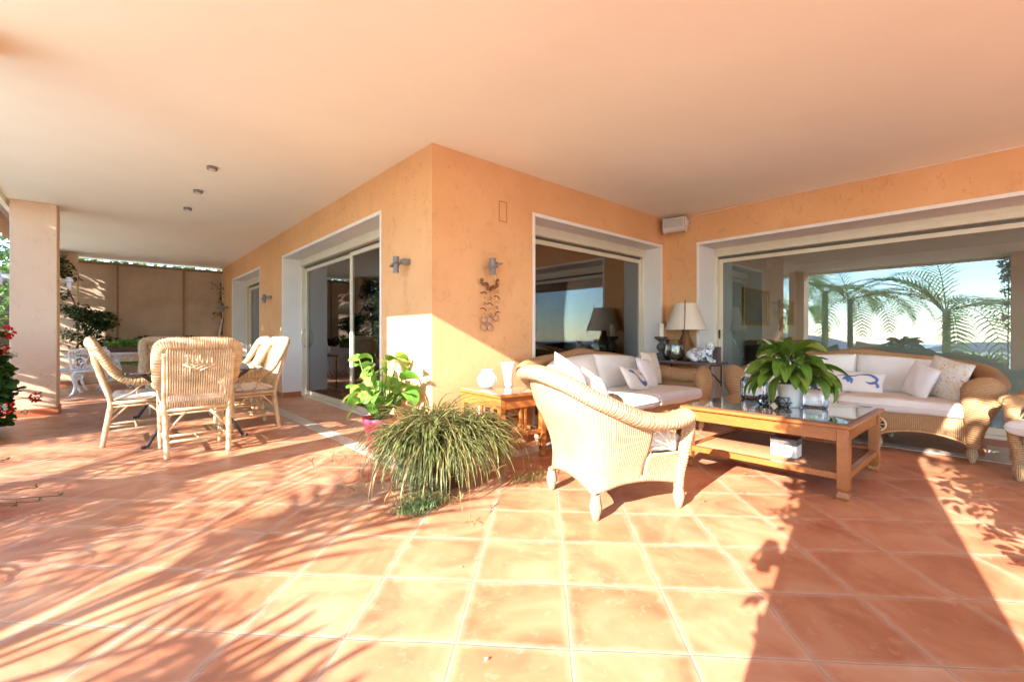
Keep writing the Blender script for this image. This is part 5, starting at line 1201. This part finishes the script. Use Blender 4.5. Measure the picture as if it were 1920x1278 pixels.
palm('palm with arching fronds beyond the terrace edge, reflected in the wide glass door', (-4.5, 1.3, 0), 1.75, 26, 2.9, 1, .09, lf=(.45, .75))
palm('leaning palm left of the first one, seen only as a reflection in the glass', (-5.2, 3.7, 0), 2.25, 16, 2.4, 2, .08)
palm('tall palm farther out in the garden', (-8.5, 5.2, 0), 2.8, 22, 2.4, 3)
palm('palm far down the garden slope', (-12, 7.5, 0), 2.2, 20, 2.2, 4)
def gplanter(y, label, seed):
    t = thing('planter', label, 'planter', (-3.95, y, 0), 0, 'clay planters along the terrace edge'); MB().box(-.18, .18, -.5, .5, 0, .42).build('trough', 'brick', t, .01); m = MB(); q = random.Random(seed)
    for k in range(110): m.blade((q.uniform(-.1, .1), q.uniform(-.42, .42), .38), q.uniform(0, 6.28), q.uniform(.4, 1.4), q.uniform(.2, .42), .03, q.uniform(.4, 1.5), 5)
    m.build('leaves', 'bright' if seed % 2 else 'palm', t)
for k, y in enumerate((-1.0, .6, 2.3, 4.2)):
    gplanter(y, ['clay trough of grassy plants at the open terrace edge behind the camera pillar', 'clay trough of bright leaves at the terrace edge before the palm', 'clay trough of spiky leaves at the terrace edge between the palms', 'clay trough of light green leaves at the terrace edge opposite the dining table'][k], k + 1)

tree('leafy tree outside near the camera shading the right edge of the floor', (-2.0, -1.85, 0), 3.4, [(0, .05, 3.1, .7, .7, .55), (.3, -.9, 2.8, .7, .7, .8), (-.2, .3, 3.5, .5, .5, .4)], 2200)
t = thing('creeper', 'leafy vine on the pillar beside the camera', 'climbing plant', (-.76, .08, 0)); m = MB()
leafmass(m, [(0, .03, 1.72, .12, .07, .13), (-.05, .03, 2.0, .15, .09, .12), (0, .02, 2.35, .2, .12, .2), (0, .02, 1.2, .1, .04, .07), (0, .0, 2.6, .2, .16, .14)], 520, .05, .09); m.build('leaves', 'creep', t); m = MB(); m.tube(cr([(.05, 0, 0), (-.03, .01, 1.0), (.03, 0, 2.0), (0, 0, 2.5)], 12), .01, 5); m.build('stem', 'bark', t)

t = thing('potted_shrub', 'unseen potted shrub added right of the camera to throw leaf shadows', 'plant', (1.75, -.52, 0)); pot(t, .16, .22, .36, 'brick'); m = MB(); leafmass(m, [(0, 0, .8, .30, .30, .3), (.05, .1, 1.15, .28, .30, .3), (-.1, 0, 1.5, .2, .2, .25), (.5, .1, .75, .22, .2, .2), (1.0, .1, .7, .2, .2, .2)], 900, .05, .10); m.build('leaves', 'hedge', t)  # added out of view, shaped to cast crisp leaf shadows on the floor
m = MB(); m.tube(cr([(0, 0, .3), (.03, 0, .8), (-.05, 0, 1.5)], 10), .014, 6); m.tube([(.02, 0, .5), (.5, .1, .75), (1.0, .1, .72)], .008, 5); m.build('stem', 'bark', t)

h_ = thing('hedge', 'tall sunlit hedge closing the garden far to the left', 'hedge', (-4.6, 18.5, 0)); m = MB()
leafmass(m, [(x * 1.1 - 4, rp.uniform(-.3, .3), z, .9, .6, .9) for x in range(0, 8) for z in (.2, 1.4, 2.6, 3.6)], 9000, .10, .2); m.build('leaves', 'hedge', h_)
MB().box(-4.4, 4.2, -.1, .1, -.9, 2.9).build('wood_core', 'bark', h_)
